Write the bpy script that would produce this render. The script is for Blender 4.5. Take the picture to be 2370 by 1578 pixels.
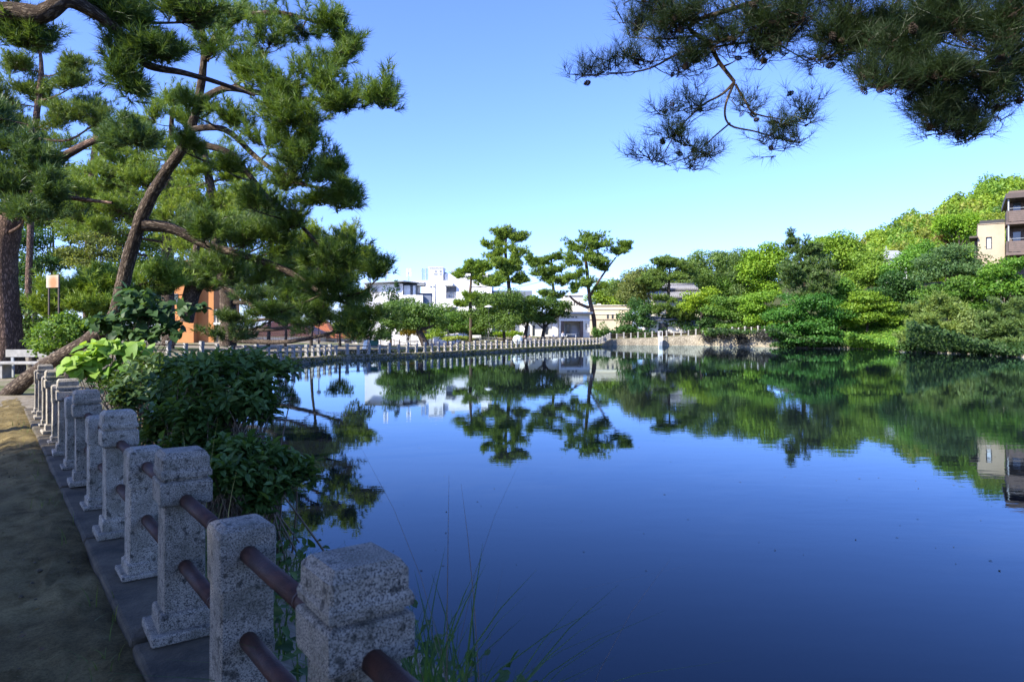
import bpy, bmesh, math, random
import numpy as np
from mathutils import Vector, Matrix
from mathutils.geometry import delaunay_2d_cdt

for o in list(bpy.data.objects): bpy.data.objects.remove(o, do_unlink=True)
SC = bpy.context.scene
COL = SC.collection
R = math.radians

# ------------------------------------------------------------------ camera
F_PX, CX, HY, CAMZ = 1610.0, 1185.0, 760.0, 2.5      # focal length, centre, horizon (photograph pixels), eye height above water
cam_d = bpy.data.cameras.new('camera')
cam = bpy.data.objects.new('camera', cam_d); COL.objects.link(cam)
cam.location = (0, 0, CAMZ); cam.rotation_euler = (R(90), 0, 0)
cam_d.sensor_width = 36; cam_d.lens = F_PX / 2370 * 36
cam_d.shift_y = -(789 - HY) / 2370
cam_d.clip_start = 0.05; cam_d.clip_end = 5000
cam_d.dof.use_dof = True; cam_d.dof.focus_distance = 22; cam_d.dof.aperture_fstop = 6.3
SC.camera = cam

# ------------------------------------------------------------------ sky, sun, exposure
SUN_EL = R(36); SX, SY = -0.80, -0.60                 # the sun stands left and behind the camera
w = bpy.data.worlds.new('World'); SC.world = w; w.use_nodes = True
nt = w.node_tree; bg = nt.nodes['Background']
sky = nt.nodes.new('ShaderNodeTexSky'); sky.sky_type = 'NISHITA'; sky.sun_disc = False
sky.sun_elevation = SUN_EL; sky.sun_rotation = math.atan2(SX, SY)
sky.altitude = 0; sky.air_density = 0.85; sky.dust_density = 0.6; sky.ozone_density = 5.0
skm = nt.nodes.new('ShaderNodeMix'); skm.data_type = 'RGBA'; skm.blend_type = 'MULTIPLY'; skm.inputs[0].default_value = 1.0
nt.links.new(sky.outputs[0], skm.inputs[6]); skm.inputs[7].default_value = (1.01, 1.06, 1.55, 1)   # a deep clear blue day
nt.links.new(skm.outputs[2], bg.inputs[0]); bg.inputs[1].default_value = 0.13
sun_d = bpy.data.lights.new('sun', 'SUN'); sun_d.energy = 5.0; sun_d.angle = R(0.55); sun_d.color = (1.0, 0.93, 0.80)
sun = bpy.data.objects.new('sun', sun_d); COL.objects.link(sun)
sv = Vector((SX * math.cos(SUN_EL), SY * math.cos(SUN_EL), math.sin(SUN_EL)))
sun.rotation_euler = sv.to_track_quat('Z', 'Y').to_euler(); sun.location = (-30, -30, 40)
SC.view_settings.view_transform = 'Standard'; SC.view_settings.look = 'None'
SC.view_settings.exposure = 1.12; SC.view_settings.gamma = 1.0; SC.view_settings.use_curve_mapping = False
try:
    SC.cycles.use_denoising = True
    SC.cycles.max_bounces = 6; SC.cycles.diffuse_bounces = 3; SC.cycles.glossy_bounces = 3
    SC.cycles.transmission_bounces = 4; SC.cycles.transparent_max_bounces = 4
    SC.cycles.sample_clamp_indirect = 6
    SC.cycles.caustics_reflective = False; SC.cycles.caustics_refractive = False
except Exception: pass

# ------------------------------------------------------------------ helpers
def P(px, py, d):
    return np.array([(px - CX) / F_PX * d, d, CAMZ - (py - HY) / F_PX * d])

def tag(o, label=None, cat=None, group=None, kind=None):
    if label: o['label'] = label
    if cat: o['category'] = cat
    if group: o['group'] = group
    if kind: o['kind'] = kind
    return o

def empty(name, loc=(0, 0, 0), rz=0.0, parent=None):
    o = bpy.data.objects.new(name, None); COL.objects.link(o)
    o.location = loc; o.rotation_euler = (0, 0, rz); o.empty_display_size = 0.2
    if parent: o.parent = parent
    return o

def link(name, me, parent=None, loc=None, rz=0.0):
    o = bpy.data.objects.new(name, me); COL.objects.link(o)
    if parent is not None: o.parent = parent
    if loc is not None: o.location = loc
    if rz: o.rotation_euler = (0, 0, rz)
    return o

BK = None
def np_mesh(name, V, F, mat, tint=None, smooth=False, bk=None):
    V = np.asarray(V, dtype=np.float32); F = np.asarray(F, dtype=np.int32)
    me = bpy.data.meshes.new(name); k = F.shape[1]
    me.vertices.add(len(V)); me.vertices.foreach_set('co', V.ravel())
    me.loops.add(F.size); me.loops.foreach_set('vertex_index', F.ravel())
    me.polygons.add(len(F)); me.polygons.foreach_set('loop_start', np.arange(0, F.size, k, dtype=np.int32))
    try: me.polygons.foreach_set('loop_total', np.full(len(F), k, dtype=np.int32))
    except Exception: pass
    if smooth: me.polygons.foreach_set('use_smooth', np.ones(len(F), dtype=bool))
    if tint is not None:
        a = me.attributes.new('tint', 'FLOAT', 'FACE'); a.data.foreach_set('value', np.asarray(tint, dtype=np.float32))
    if bk is not None:
        a = me.attributes.new('bk', 'FLOAT_VECTOR', 'POINT'); a.data.foreach_set('vector', np.asarray(bk, dtype=np.float32).ravel())
    me.update(calc_edges=True)
    if mat: me.materials.append(mat)
    return me

class MB:
    """collects boxes, prisms and tubes; build() links them as one mesh object"""
    def __init__(s): s.v = []; s.f = []; s.sm = []
    def add(s, vs, fs, smooth=False):
        b = len(s.v); s.v += [tuple(map(float, v)) for v in vs]
        s.f += [tuple(int(i) + b for i in f) for f in fs]; s.sm += [smooth] * len(fs)
        return s
    def box(s, x0, x1, y0, y1, z0, z1, bev=0.0):
        if bev <= 0:
            vs = [(x, y, z) for z in (z0, z1) for y in (y0, y1) for x in (x0, x1)]
            return s.add(vs, [(0, 2, 3, 1), (4, 5, 7, 6), (0, 1, 5, 4), (2, 6, 7, 3), (0, 4, 6, 2), (1, 3, 7, 5)])
        bm = bmesh.new(); bmesh.ops.create_cube(bm, size=1)
        for v in bm.verts:
            v.co = ((x0 + x1) / 2 + v.co.x * (x1 - x0), (y0 + y1) / 2 + v.co.y * (y1 - y0), (z0 + z1) / 2 + v.co.z * (z1 - z0))
        bmesh.ops.bevel(bm, geom=list(bm.edges), offset=bev, segments=2, profile=0.5, affect='EDGES')
        bm.verts.index_update()
        s.add([v.co for v in bm.verts], [[v.index for v in f.verts] for f in bm.faces]); bm.free(); return s
    def prism(s, poly, z0, z1):
        n = len(poly)
        vs = [(x, y, z0) for x, y in poly] + [(x, y, z1) for x, y in poly]
        return s.add(vs, [tuple(range(n))[::-1], tuple(range(n, 2 * n))] + [(i, (i + 1) % n, n + (i + 1) % n, n + i) for i in range(n)])
    def tube(s, pts, rad, k=8, cap=True):
        rad = [rad] * len(pts) if np.isscalar(rad) else rad
        V, F = tube(np.column_stack([np.asarray(pts, float), np.asarray(rad, float)]), k)
        n = len(pts); F = [tuple(f) for f in F]
        b = len(s.v); s.add(V, F, True)
        if cap: s.f += [tuple(range(b, b + k))[::-1], tuple(range(b + (n - 1) * k, b + n * k))]; s.sm += [False, False]
        return s
    def lathe(s, prof, k=16, c=(0, 0)):
        vs = []; fs = []
        for r, z in prof:
            for i in range(k):
                a = 2 * math.pi * i / k; vs.append((c[0] + r * math.cos(a), c[1] + r * math.sin(a), z))
        for j in range(len(prof) - 1):
            for i in range(k): fs.append((j * k + i, j * k + (i + 1) % k, (j + 1) * k + (i + 1) % k, (j + 1) * k + i))
        return s.add(vs, fs, True)
    def mesh(s, name, mat):
        me = bpy.data.meshes.new(name); me.from_pydata(s.v, [], s.f)
        me.polygons.foreach_set('use_smooth', s.sm); me.update()
        if mat: me.materials.append(mat)
        return me
    def build(s, name, mat, parent=None, loc=None, rz=0.0):
        return link(name, s.mesh(name, mat), parent, loc, rz)

def tube(A, k=8, rough=0.0, rng=None):
    A = np.asarray(A, float); p = A[:, :3]; n = len(p)
    t = np.gradient(p, axis=0); t /= np.linalg.norm(t, axis=1, keepdims=True) + 1e-9
    ref = np.array([0, 0, 1.0]) if abs(t[0, 2]) < 0.9 else np.array([1.0, 0, 0])
    nx = np.cross(ref, t[0]); nx /= np.linalg.norm(nx)
    ang = np.arange(k) * 2 * math.pi / k; V = np.empty((n, k, 3))
    for i in range(n):
        nx = nx - t[i] * np.dot(nx, t[i]); nx /= np.linalg.norm(nx) + 1e-9
        ny = np.cross(t[i], nx); r = A[i, 3]
        rr = r * (1 + (rng.uniform(-rough, rough, k) if rng is not None else 0))
        V[i] = p[i] + (np.cos(ang) * rr)[:, None] * nx + (np.sin(ang) * rr)[:, None] * ny if np.ndim(rr) else p[i] + r * (np.cos(ang)[:, None] * nx + np.sin(ang)[:, None] * ny)
    global BK
    ln = np.concatenate([[0], np.cumsum(np.linalg.norm(np.diff(p, axis=0), axis=1))])
    BK = np.stack([np.cos(ang)[None, :] * A[:, 3:4], np.sin(ang)[None, :] * A[:, 3:4], np.repeat(ln[:, None], k, 1)], -1).reshape(-1, 3)
    i = np.arange(n - 1)[:, None]; j = np.arange(k)[None, :]
    F = np.stack([i * k + j, i * k + (j + 1) % k, (i + 1) * k + (j + 1) % k, (i + 1) * k + j], -1).reshape(-1, 4)
    return V.reshape(-1, 3), F

def smooth(A, n=5):
    """Catmull-Rom through rows of A"""
    A = np.asarray(A, float); m = len(A)
    if m < 3: return np.array([A[0] + (A[-1] - A[0]) * t for t in np.linspace(0, 1, n + 1)])
    out = []
    for i in range(m - 1):
        p0, p1, p2, p3 = A[max(i - 1, 0)], A[i], A[i + 1], A[min(i + 2, m - 1)]
        for t in np.arange(n) / n:
            out.append(0.5 * (2 * p1 + (p2 - p0) * t + (2 * p0 - 5 * p1 + 4 * p2 - p3) * t * t + (3 * p1 - p0 - 3 * p2 + p3) * t ** 3))
    out.append(A[-1]); return np.array(out)

class Geo:
    """numpy accumulation of same-sided faces"""
    def __init__(s): s.V = []; s.F = []; s.T = []; s.B = []; s.n = 0
    def add(s, V, F, T=None):
        s.V.append(V); s.F.append(np.asarray(F) + s.n); s.n += len(V)
        s.B.append(BK if BK is not None and len(BK) == len(V) else np.zeros((len(V), 3)))
        s.T.append(np.asarray(T) if T is not None else np.full(len(F), .5))
    def mesh(s, name, mat, sm=False):
        return np_mesh(name, np.concatenate(s.V), np.concatenate(s.F), mat, np.concatenate(s.T), sm, np.concatenate(s.B) if sm else None)

def unit(v):
    v = np.asarray(v, float); return v / (np.linalg.norm(v, axis=-1, keepdims=True) + 1e-9)

# ------------------------------------------------------------------ materials
def new_mat(name):
    m = bpy.data.materials.new(name); m.use_nodes = True
    return m, m.node_tree, m.node_tree.nodes['Principled BSDF']

def N(nt, t, **kw):
    n = nt.nodes.new(t)
    for k, v in kw.items():
        if k in n.inputs: n.inputs[k].default_value = v
        else: setattr(n, k, v)
    return n

def ramp(nt, fac, stops):
    r = nt.nodes.new('ShaderNodeValToRGB'); e = r.color_ramp.elements
    while len(e) < len(stops): e.new(0.5)
    for el, (p, c) in zip(e, stops):
        el.position = p; el.color = (*c, 1) if len(c) == 3 else c
    nt.links.new(fac, r.inputs[0]); return r

def simple_mat(name, c1, c2=None, scale=4.0, rough=0.8, bump=0.0, bscale=40.0, metallic=0.0, spec=0.4, stretch=(1, 1, 1)):
    m, nt, b = new_mat(name)
    c2 = c2 or tuple(x * 0.78 for x in c1)
    tc = N(nt, 'ShaderNodeTexCoord'); mp = N(nt, 'ShaderNodeMapping'); mp.inputs['Scale'].default_value = stretch
    nt.links.new(tc.outputs['Object'], mp.inputs[0])
    n = N(nt, 'ShaderNodeTexNoise', Scale=scale, Detail=6.0, Roughness=0.62); nt.links.new(mp.outputs[0], n.inputs['Vector'])
    r = ramp(nt, n.outputs['Fac'], [(0.32, c2), (0.66, c1)])
    nt.links.new(r.outputs[0], b.inputs['Base Color'])
    b.inputs['Roughness'].default_value = rough; b.inputs['Metallic'].default_value = metallic
    b.inputs['Specular IOR Level'].default_value = spec
    if bump:
        n2 = N(nt, 'ShaderNodeTexNoise', Scale=bscale, Detail=5.0); nt.links.new(mp.outputs[0], n2.inputs['Vector'])
        bp = N(nt, 'ShaderNodeBump', Strength=bump, Distance=0.02)
        nt.links.new(n2.outputs['Fac'], bp.inputs['Height']); nt.links.new(bp.outputs[0], b.inputs['Normal'])
    return m

def leaf_mat(name, spec=0.3, rough=0.5, trans=0.38, tcol=(1.25, 1.15, 0.45)):
    """leaf: colour from the object's own colour, varied leaf by leaf"""
    m, nt, b = new_mat(name)
    oi = N(nt, 'ShaderNodeObjectInfo'); at = N(nt, 'ShaderNodeAttribute', attribute_name='tint')
    hs = N(nt, 'ShaderNodeHueSaturation', Saturation=1.02); nt.links.new(oi.outputs['Color'], hs.inputs['Color'])
    mv = N(nt, 'ShaderNodeMapRange'); mv.inputs['To Min'].default_value = 0.85; mv.inputs['To Max'].default_value = 2.0
    mh = N(nt, 'ShaderNodeMapRange'); mh.inputs['To Min'].default_value = 0.528; mh.inputs['To Max'].default_value = 0.488
    nt.links.new(at.outputs['Fac'], mv.inputs[0]); nt.links.new(at.outputs['Fac'], mh.inputs[0])
    nt.links.new(mv.outputs[0], hs.inputs['Value']); nt.links.new(mh.outputs[0], hs.inputs['Hue'])
    nt.links.new(hs.outputs[0], b.inputs['Base Color'])
    b.inputs['Roughness'].default_value = rough; b.inputs['Specular IOR Level'].default_value = spec
    tr = N(nt, 'ShaderNodeBsdfTranslucent'); mx = N(nt, 'ShaderNodeMixShader'); mx.inputs[0].default_value = trans
    mc = N(nt, 'ShaderNodeMix', data_type='RGBA', blend_type='MULTIPLY'); mc.inputs[0].default_value = 1
    nt.links.new(hs.outputs[0], mc.inputs[6]); mc.inputs[7].default_value = (*tcol, 1)
    nt.links.new(mc.outputs[2], tr.inputs[0])
    nt.links.new(b.outputs[0], mx.inputs[1]); nt.links.new(tr.outputs[0], mx.inputs[2])
    nt.links.new(mx.outputs[0], nt.nodes['Material Output'].inputs[0])
    return m

def bark_mat(name, c1, c2, s=7.0, bump=0.9):
    """plated bark in the trunk's own round-and-along coordinates"""
    m, nt, b = new_mat(name)
    at = N(nt, 'ShaderNodeAttribute', attribute_name='bk'); mp = N(nt, 'ShaderNodeMapping'); mp.inputs['Scale'].default_value = (1, 1, 0.30)
    nt.links.new(at.outputs['Vector'], mp.inputs[0])
    nz = N(nt, 'ShaderNodeTexNoise', Scale=s * 1.3, Detail=5.0, Roughness=0.65); nt.links.new(mp.outputs[0], nz.inputs['Vector'])
    mx = N(nt, 'ShaderNodeMix', data_type='RGBA'); mx.inputs[0].default_value = 0.16
    nt.links.new(mp.outputs[0], mx.inputs[6]); nt.links.new(nz.outputs['Color'], mx.inputs[7])
    v = N(nt, 'ShaderNodeTexVoronoi', Scale=s * 3.2, feature='DISTANCE_TO_EDGE'); nt.links.new(mx.outputs[2], v.inputs['Vector'])
    n2 = N(nt, 'ShaderNodeTexNoise', Scale=s * 9, Detail=6.0, Roughness=0.7); nt.links.new(mp.outputs[0], n2.inputs['Vector'])
    n3 = N(nt, 'ShaderNodeTexNoise', Scale=1.6, Detail=4.0); nt.links.new(at.outputs['Vector'], n3.inputs['Vector'])
    r0 = ramp(nt, v.outputs['Distance'], [(0.0, (0.15, 0.15, 0.15)), (0.30, (0.75, 0.75, 0.75))])
    ad = N(nt, 'ShaderNodeMath', operation='MULTIPLY_ADD'); nt.links.new(n2.outputs['Fac'], ad.inputs[0]); ad.inputs[1].default_value = 0.75; nt.links.new(r0.outputs[0], ad.inputs[2])
    sb = N(nt, 'ShaderNodeMath', operation='MULTIPLY_ADD'); nt.links.new(n3.outputs['Fac'], sb.inputs[0]); sb.inputs[1].default_value = 0.5; nt.links.new(ad.outputs[0], sb.inputs[2])
    r = ramp(nt, sb.outputs[0], [(0.45, tuple(x * 0.45 for x in c2)), (0.80, c2), (1.0, c1)])
    mr = N(nt, 'ShaderNodeMath', operation='MULTIPLY'); mr.inputs[1].default_value = .75; nt.links.new(sb.outputs[0], mr.inputs[0]); nt.links.new(mr.outputs[0], r.inputs[0])
    nt.links.new(r.outputs[0], b.inputs['Base Color']); b.inputs['Roughness'].default_value = 0.9; b.inputs['Specular IOR Level'].default_value = 0.15
    bp = N(nt, 'ShaderNodeBump', Strength=bump, Distance=0.035); nt.links.new(ad.outputs[0], bp.inputs['Height']); nt.links.new(bp.outputs[0], b.inputs['Normal'])
    return m

def granite_mat(name, light=(0.47, 0.415, 0.32), dark=(0.045, 0.045, 0.045), moss=0.62):
    m, nt, b = new_mat(name)
    tc = N(nt, 'ShaderNodeTexCoord'); oi = N(nt, 'ShaderNodeObjectInfo')
    off = N(nt, 'ShaderNodeVectorMath', operation='ADD'); nt.links.new(tc.outputs['Object'], off.inputs[0])
    sc = N(nt, 'ShaderNodeVectorMath', operation='SCALE'); sc.inputs[0].default_value = (17, 31, 9); nt.links.new(oi.outputs['Random'], sc.inputs['Scale'])
    nt.links.new(sc.outputs[0], off.inputs[1])
    n1 = N(nt, 'ShaderNodeTexNoise', Scale=185.0, Detail=3.0, Roughness=0.65); nt.links.new(off.outputs[0], n1.inputs['Vector'])
    r1 = ramp(nt, n1.outputs['Fac'], [(0.38, dark), (0.45, tuple(x * 0.5 for x in light)), (0.52, light), (0.66, tuple(min(1, x * 1.25) for x in light))])
    n3 = N(nt, 'ShaderNodeTexNoise', Scale=26.0, Detail=3.0); nt.links.new(off.outputs[0], n3.inputs['Vector'])
    r3 = ramp(nt, n3.outputs['Fac'], [(0.33, (0.14, 0.14, 0.14)), (0.42, (1, 1, 1))])
    m1 = N(nt, 'ShaderNodeMix', data_type='RGBA', blend_type='MULTIPLY'); m1.inputs[0].default_value = 0.85
    nt.links.new(r1.outputs[0], m1.inputs[6]); nt.links.new(r3.outputs[0], m1.inputs[7])
    n2 = N(nt, 'ShaderNodeTexNoise', Scale=7.0, Detail=7.0, Roughness=0.7); nt.links.new(off.outputs[0], n2.inputs['Vector'])
    r2 = ramp(nt, n2.outputs['Fac'], [(0.44, (0, 0, 0)), (0.66, (moss, moss, moss))])
    m2 = N(nt, 'ShaderNodeMix', data_type='RGBA'); m2.inputs[7].default_value = (0.085, 0.080, 0.045, 1)
    nt.links.new(r2.outputs[0], m2.inputs[0]); nt.links.new(m1.outputs[2], m2.inputs[6])
    mr = N(nt, 'ShaderNodeMapRange'); mr.inputs['To Min'].default_value = .72; mr.inputs['To Max'].default_value = 1.08; nt.links.new(oi.outputs['Random'], mr.inputs[0])
    hv = N(nt, 'ShaderNodeHueSaturation'); nt.links.new(m2.outputs[2], hv.inputs['Color']); nt.links.new(mr.outputs[0], hv.inputs['Value'])
    nt.links.new(hv.outputs[0], b.inputs['Base Color']); b.inputs['Roughness'].default_value = 0.85
    bp = N(nt, 'ShaderNodeBump', Strength=0.5, Distance=0.004)
    nt.links.new(n1.outputs['Fac'], bp.inputs['Height']); nt.links.new(bp.outputs[0], b.inputs['Normal'])
    return m

M = {}
M['granite'] = granite_mat('granite')
M['granite_far'] = simple_mat('weathered granite', (0.37, 0.36, 0.33), (0.23, 0.225, 0.205), scale=9, rough=0.85)
M['rust'] = simple_mat('rusty iron pipe', (0.080, 0.033, 0.021), (0.032, 0.016, 0.013), scale=11, rough=0.6, bump=0.25, bscale=120, spec=0.35)
M['rail_far'] = simple_mat('brown rail', (0.10, 0.055, 0.04), scale=10, rough=0.7)
M['kerb'] = simple_mat('old concrete', (0.13, 0.105, 0.065), (0.042, 0.035, 0.022), scale=4.5, rough=0.92, bump=0.5, bscale=60)
M['needle'] = leaf_mat('pine needles', spec=0.35, rough=0.42, trans=0.35)
M['leaf'] = leaf_mat('broad leaves', spec=0.3, rough=0.5, trans=0.48)
M['leaf_gloss'] = leaf_mat('glossy leaves', spec=0.3, rough=0.42, trans=0.35)
M['bark'] = bark_mat('black pine bark', (0.21, 0.165, 0.12), (0.085, 0.062, 0.046))
M['bark_red'] = bark_mat('red pine bark', (0.27, 0.175, 0.125), (0.115, 0.075, 0.056), s=6)
M['bark_tree'] = bark_mat('tree bark', (0.13, 0.105, 0.085), (0.055, 0.045, 0.038), s=8, bump=0.6)
M['bark_pale'] = simple_mat('pale bark', (0.50, 0.45, 0.38), (0.26, 0.22, 0.18), scale=6, rough=0.9)
M['twig'] = simple_mat('dry twigs', (0.20, 0.15, 0.10), scale=9, rough=0.9)
M['white'] = simple_mat('white render', (0.80, 0.80, 0.79), (0.72, 0.72, 0.71), scale=0.5, rough=0.7)
M['offwhite'] = simple_mat('cream render', (0.72, 0.69, 0.60), (0.64, 0.61, 0.53), scale=0.6, rough=0.8)
M['beige'] = simple_mat('beige render', (0.56, 0.49, 0.36), (0.48, 0.42, 0.31), scale=0.5, rough=0.85)
M['tan'] = simple_mat('tan render', (0.42, 0.34, 0.24), (0.35, 0.285, 0.20), scale=0.7, rough=0.85)
M['brown_wall'] = simple_mat('brown cladding', (0.135, 0.098, 0.082), (0.10, 0.075, 0.062), scale=3, rough=0.7)
M['brown_dark'] = simple_mat('dark brown trim', (0.075, 0.056, 0.047), scale=2, rough=0.6)
M['grey'] = simple_mat('grey metal', (0.34, 0.36, 0.37), (0.28, 0.30, 0.31), scale=1, rough=0.55)
M['bluegrey'] = simple_mat('blue grey panels and wing shade', (0.19, 0.22, 0.28), (0.155, 0.18, 0.235), scale=0.6, rough=0.6)  # darkened to hold the right wing's shade; panels and doors share it
M['dark'] = simple_mat('dark painted steel', (0.03, 0.03, 0.032), scale=3, rough=0.5)
M['black'] = simple_mat('black', (0.012, 0.012, 0.013), scale=3, rough=0.6)
M['orange'] = simple_mat('orange render', (0.52, 0.225, 0.085), (0.45, 0.19, 0.07), scale=0.8, rough=0.9)
M['orange_roof'] = simple_mat('orange roof tiles', (0.42, 0.145, 0.06), (0.27, 0.09, 0.04), scale=5, rough=0.85)
M['brown_roof'] = simple_mat('dark red brown roof', (0.085, 0.034, 0.028), (0.06, 0.026, 0.022), scale=1.2, rough=0.55)
M['grey_tile'] = simple_mat('grey roof tiles', (0.30, 0.30, 0.31), (0.16, 0.16, 0.17), scale=5, rough=0.5)
M['blue_cloth'] = simple_mat('blue cloth', (0.06, 0.09, 0.16), scale=6)
M['sheet'] = simple_mat('frosted umbrella film', (0.62, 0.68, 0.66), (0.52, 0.6, 0.58), scale=3, rough=0.4)
M['green_paint'] = simple_mat('green paint', (0.03, 0.12, 0.08), scale=3, rough=0.5)
M['cone'] = simple_mat('dark pine cone', (0.045, 0.03, 0.02), scale=30, rough=0.8)
M['wood_bench'] = simple_mat('weathered bench wood', (0.40, 0.39, 0.38), (0.26, 0.25, 0.24), scale=5, rough=0.7)
gm, gnt, gb = new_mat('window glass'); gb.inputs['Base Color'].default_value = (0.05, 0.06, 0.07, 1); gb.inputs['Roughness'].default_value = 0.08
gb.inputs['Specular IOR Level'].default_value = 0.8; M['glass'] = gm
M['curtain'] = simple_mat('white curtain behind glass', (0.62, 0.66, 0.68), (0.45, 0.49, 0.52), scale=3, rough=0.15)

# ground
def ground_mat():
    m, nt, b = new_mat('soil and grass')
    tc = N(nt, 'ShaderNodeTexCoord')
    n1 = N(nt, 'ShaderNodeTexNoise', Scale=0.23, Detail=6.0, Roughness=0.6); n2 = N(nt, 'ShaderNodeTexNoise', Scale=6.0, Detail=8.0, Roughness=0.7)
    for n in (n1, n2): nt.links.new(tc.outputs['Object'], n.inputs['Vector'])
    r1 = ramp(nt, n2.outputs['Fac'], [(0.35, (0.15, 0.125, 0.085)), (0.62, (0.30, 0.26, 0.19))])
    r2 = ramp(nt, n2.outputs['Fac'], [(0.3, (0.045, 0.062, 0.018)), (0.7, (0.12, 0.15, 0.04))])
    mk = ramp(nt, n1.outputs['Fac'], [(0.50, (0, 0, 0)), (0.60, (1, 1, 1))])
    mx = N(nt, 'ShaderNodeMix', data_type='RGBA')
    nt.links.new(mk.outputs[0], mx.inputs[0]); nt.links.new(r1.outputs[0], mx.inputs[6]); nt.links.new(r2.outputs[0], mx.inputs[7])
    sx = N(nt, 'ShaderNodeSeparateXYZ'); nt.links.new(tc.outputs['Object'], sx.inputs[0])
    mr = N(nt, 'ShaderNodeMapRange'); mr.inputs['From Min'].default_value = 33; mr.inputs['From Max'].default_value = 38; nt.links.new(sx.outputs['X'], mr.inputs[0])
    r5 = ramp(nt, n2.outputs['Fac'], [(0.3, (0.028, 0.034, 0.014)), (0.7, (0.085, 0.095, 0.032))])
    m5 = N(nt, 'ShaderNodeMix', data_type='RGBA'); nt.links.new(mr.outputs[0], m5.inputs[0]); nt.links.new(mx.outputs[2], m5.inputs[6]); nt.links.new(r5.outputs[0], m5.inputs[7])
    nt.links.new(m5.outputs[2], b.inputs['Base Color']); b.inputs['Roughness'].default_value = 0.95; b.inputs['Specular IOR Level'].default_value = 0.1
    bp = N(nt, 'ShaderNodeBump', Strength=0.5, Distance=0.03); nt.links.new(n2.outputs['Fac'], bp.inputs['Height']); nt.links.new(bp.outputs[0], b.inputs['Normal'])
    return m
M['ground'] = ground_mat()

def path_mat():
    m, nt, b = new_mat('packed sandy earth')
    tc = N(nt, 'ShaderNodeTexCoord')
    n1 = N(nt, 'ShaderNodeTexNoise', Scale=1.1, Detail=8.0, Roughness=0.65); n2 = N(nt, 'ShaderNodeTexNoise', Scale=75.0, Detail=6.0, Roughness=0.8)
    n3 = N(nt, 'ShaderNodeTexNoise', Scale=5.0, Detail=8.0, Roughness=0.7)
    for n in (n1, n2, n3): nt.links.new(tc.outputs['Object'], n.inputs['Vector'])
    r1 = ramp(nt, n1.outputs['Fac'], [(0.33, (0.105, 0.082, 0.036)), (0.62, (0.26, 0.20, 0.085))])
    r3 = ramp(nt, n3.outputs['Fac'], [(0.36, (0.55, 0.52, 0.45)), (0.56, (1, 1, 1))])
    r2 = ramp(nt, n2.outputs['Fac'], [(0.36, (0.5, 0.5, 0.5)), (0.5, (0.95, 0.95, 0.95)), (0.68, (1.25, 1.25, 1.25))])
    a = N(nt, 'ShaderNodeMix', data_type='RGBA', blend_type='MULTIPLY'); a.inputs[0].default_value = 1
    c = N(nt, 'ShaderNodeMix', data_type='RGBA', blend_type='MULTIPLY'); c.inputs[0].default_value = 1
    nt.links.new(r1.outputs[0], a.inputs[6]); nt.links.new(r3.outputs[0], a.inputs[7])
    nt.links.new(a.outputs[2], c.inputs[6]); nt.links.new(r2.outputs[0], c.inputs[7])
    nt.links.new(c.outputs[2], b.inputs['Base Color']); b.inputs['Roughness'].default_value = 0.95; b.inputs['Specular IOR Level'].default_value = 0.1
    bp = N(nt, 'ShaderNodeBump', Strength=0.6, Distance=0.012); nt.links.new(n2.outputs['Fac'], bp.inputs['Height']); nt.links.new(bp.outputs[0], b.inputs['Normal'])
    return m
M['path'] = path_mat()

def stonewall_mat():
    m, nt, b = new_mat('dry stone wall')
    tc = N(nt, 'ShaderNodeTexCoord')
    v = N(nt, 'ShaderNodeTexVoronoi', Scale=3.2); v2 = N(nt, 'ShaderNodeTexVoronoi', Scale=3.2, feature='DISTANCE_TO_EDGE')
    n = N(nt, 'ShaderNodeTexNoise', Scale=1.2, Detail=6.0)
    for x in (v, v2, n): nt.links.new(tc.outputs['Object'], x.inputs['Vector'])
    r = ramp(nt, n.outputs['Fac'], [(0.35, (0.25, 0.22, 0.16)), (0.65, (0.42, 0.37, 0.27))])
    r2 = ramp(nt, v2.outputs['Distance'], [(0.0, (0.35, 0.33, 0.28)), (0.08, (1, 1, 1))])
    a = N(nt, 'ShaderNodeMix', data_type='RGBA', blend_type='MULTIPLY'); a.inputs[0].default_value = 1
    nt.links.new(r.outputs[0], a.inputs[6]); nt.links.new(r2.outputs[0], a.inputs[7]); nt.links.new(a.outputs[2], b.inputs['Base Color'])
    b.inputs['Roughness'].default_value = 0.95
    bp = N(nt, 'ShaderNodeBump', Strength=0.8, Distance=0.1); nt.links.new(v2.outputs['Distance'], bp.inputs['Height']); nt.links.new(bp.outputs[0], b.inputs['Normal'])
    return m
M['stonewall'] = stonewall_mat()

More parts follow.
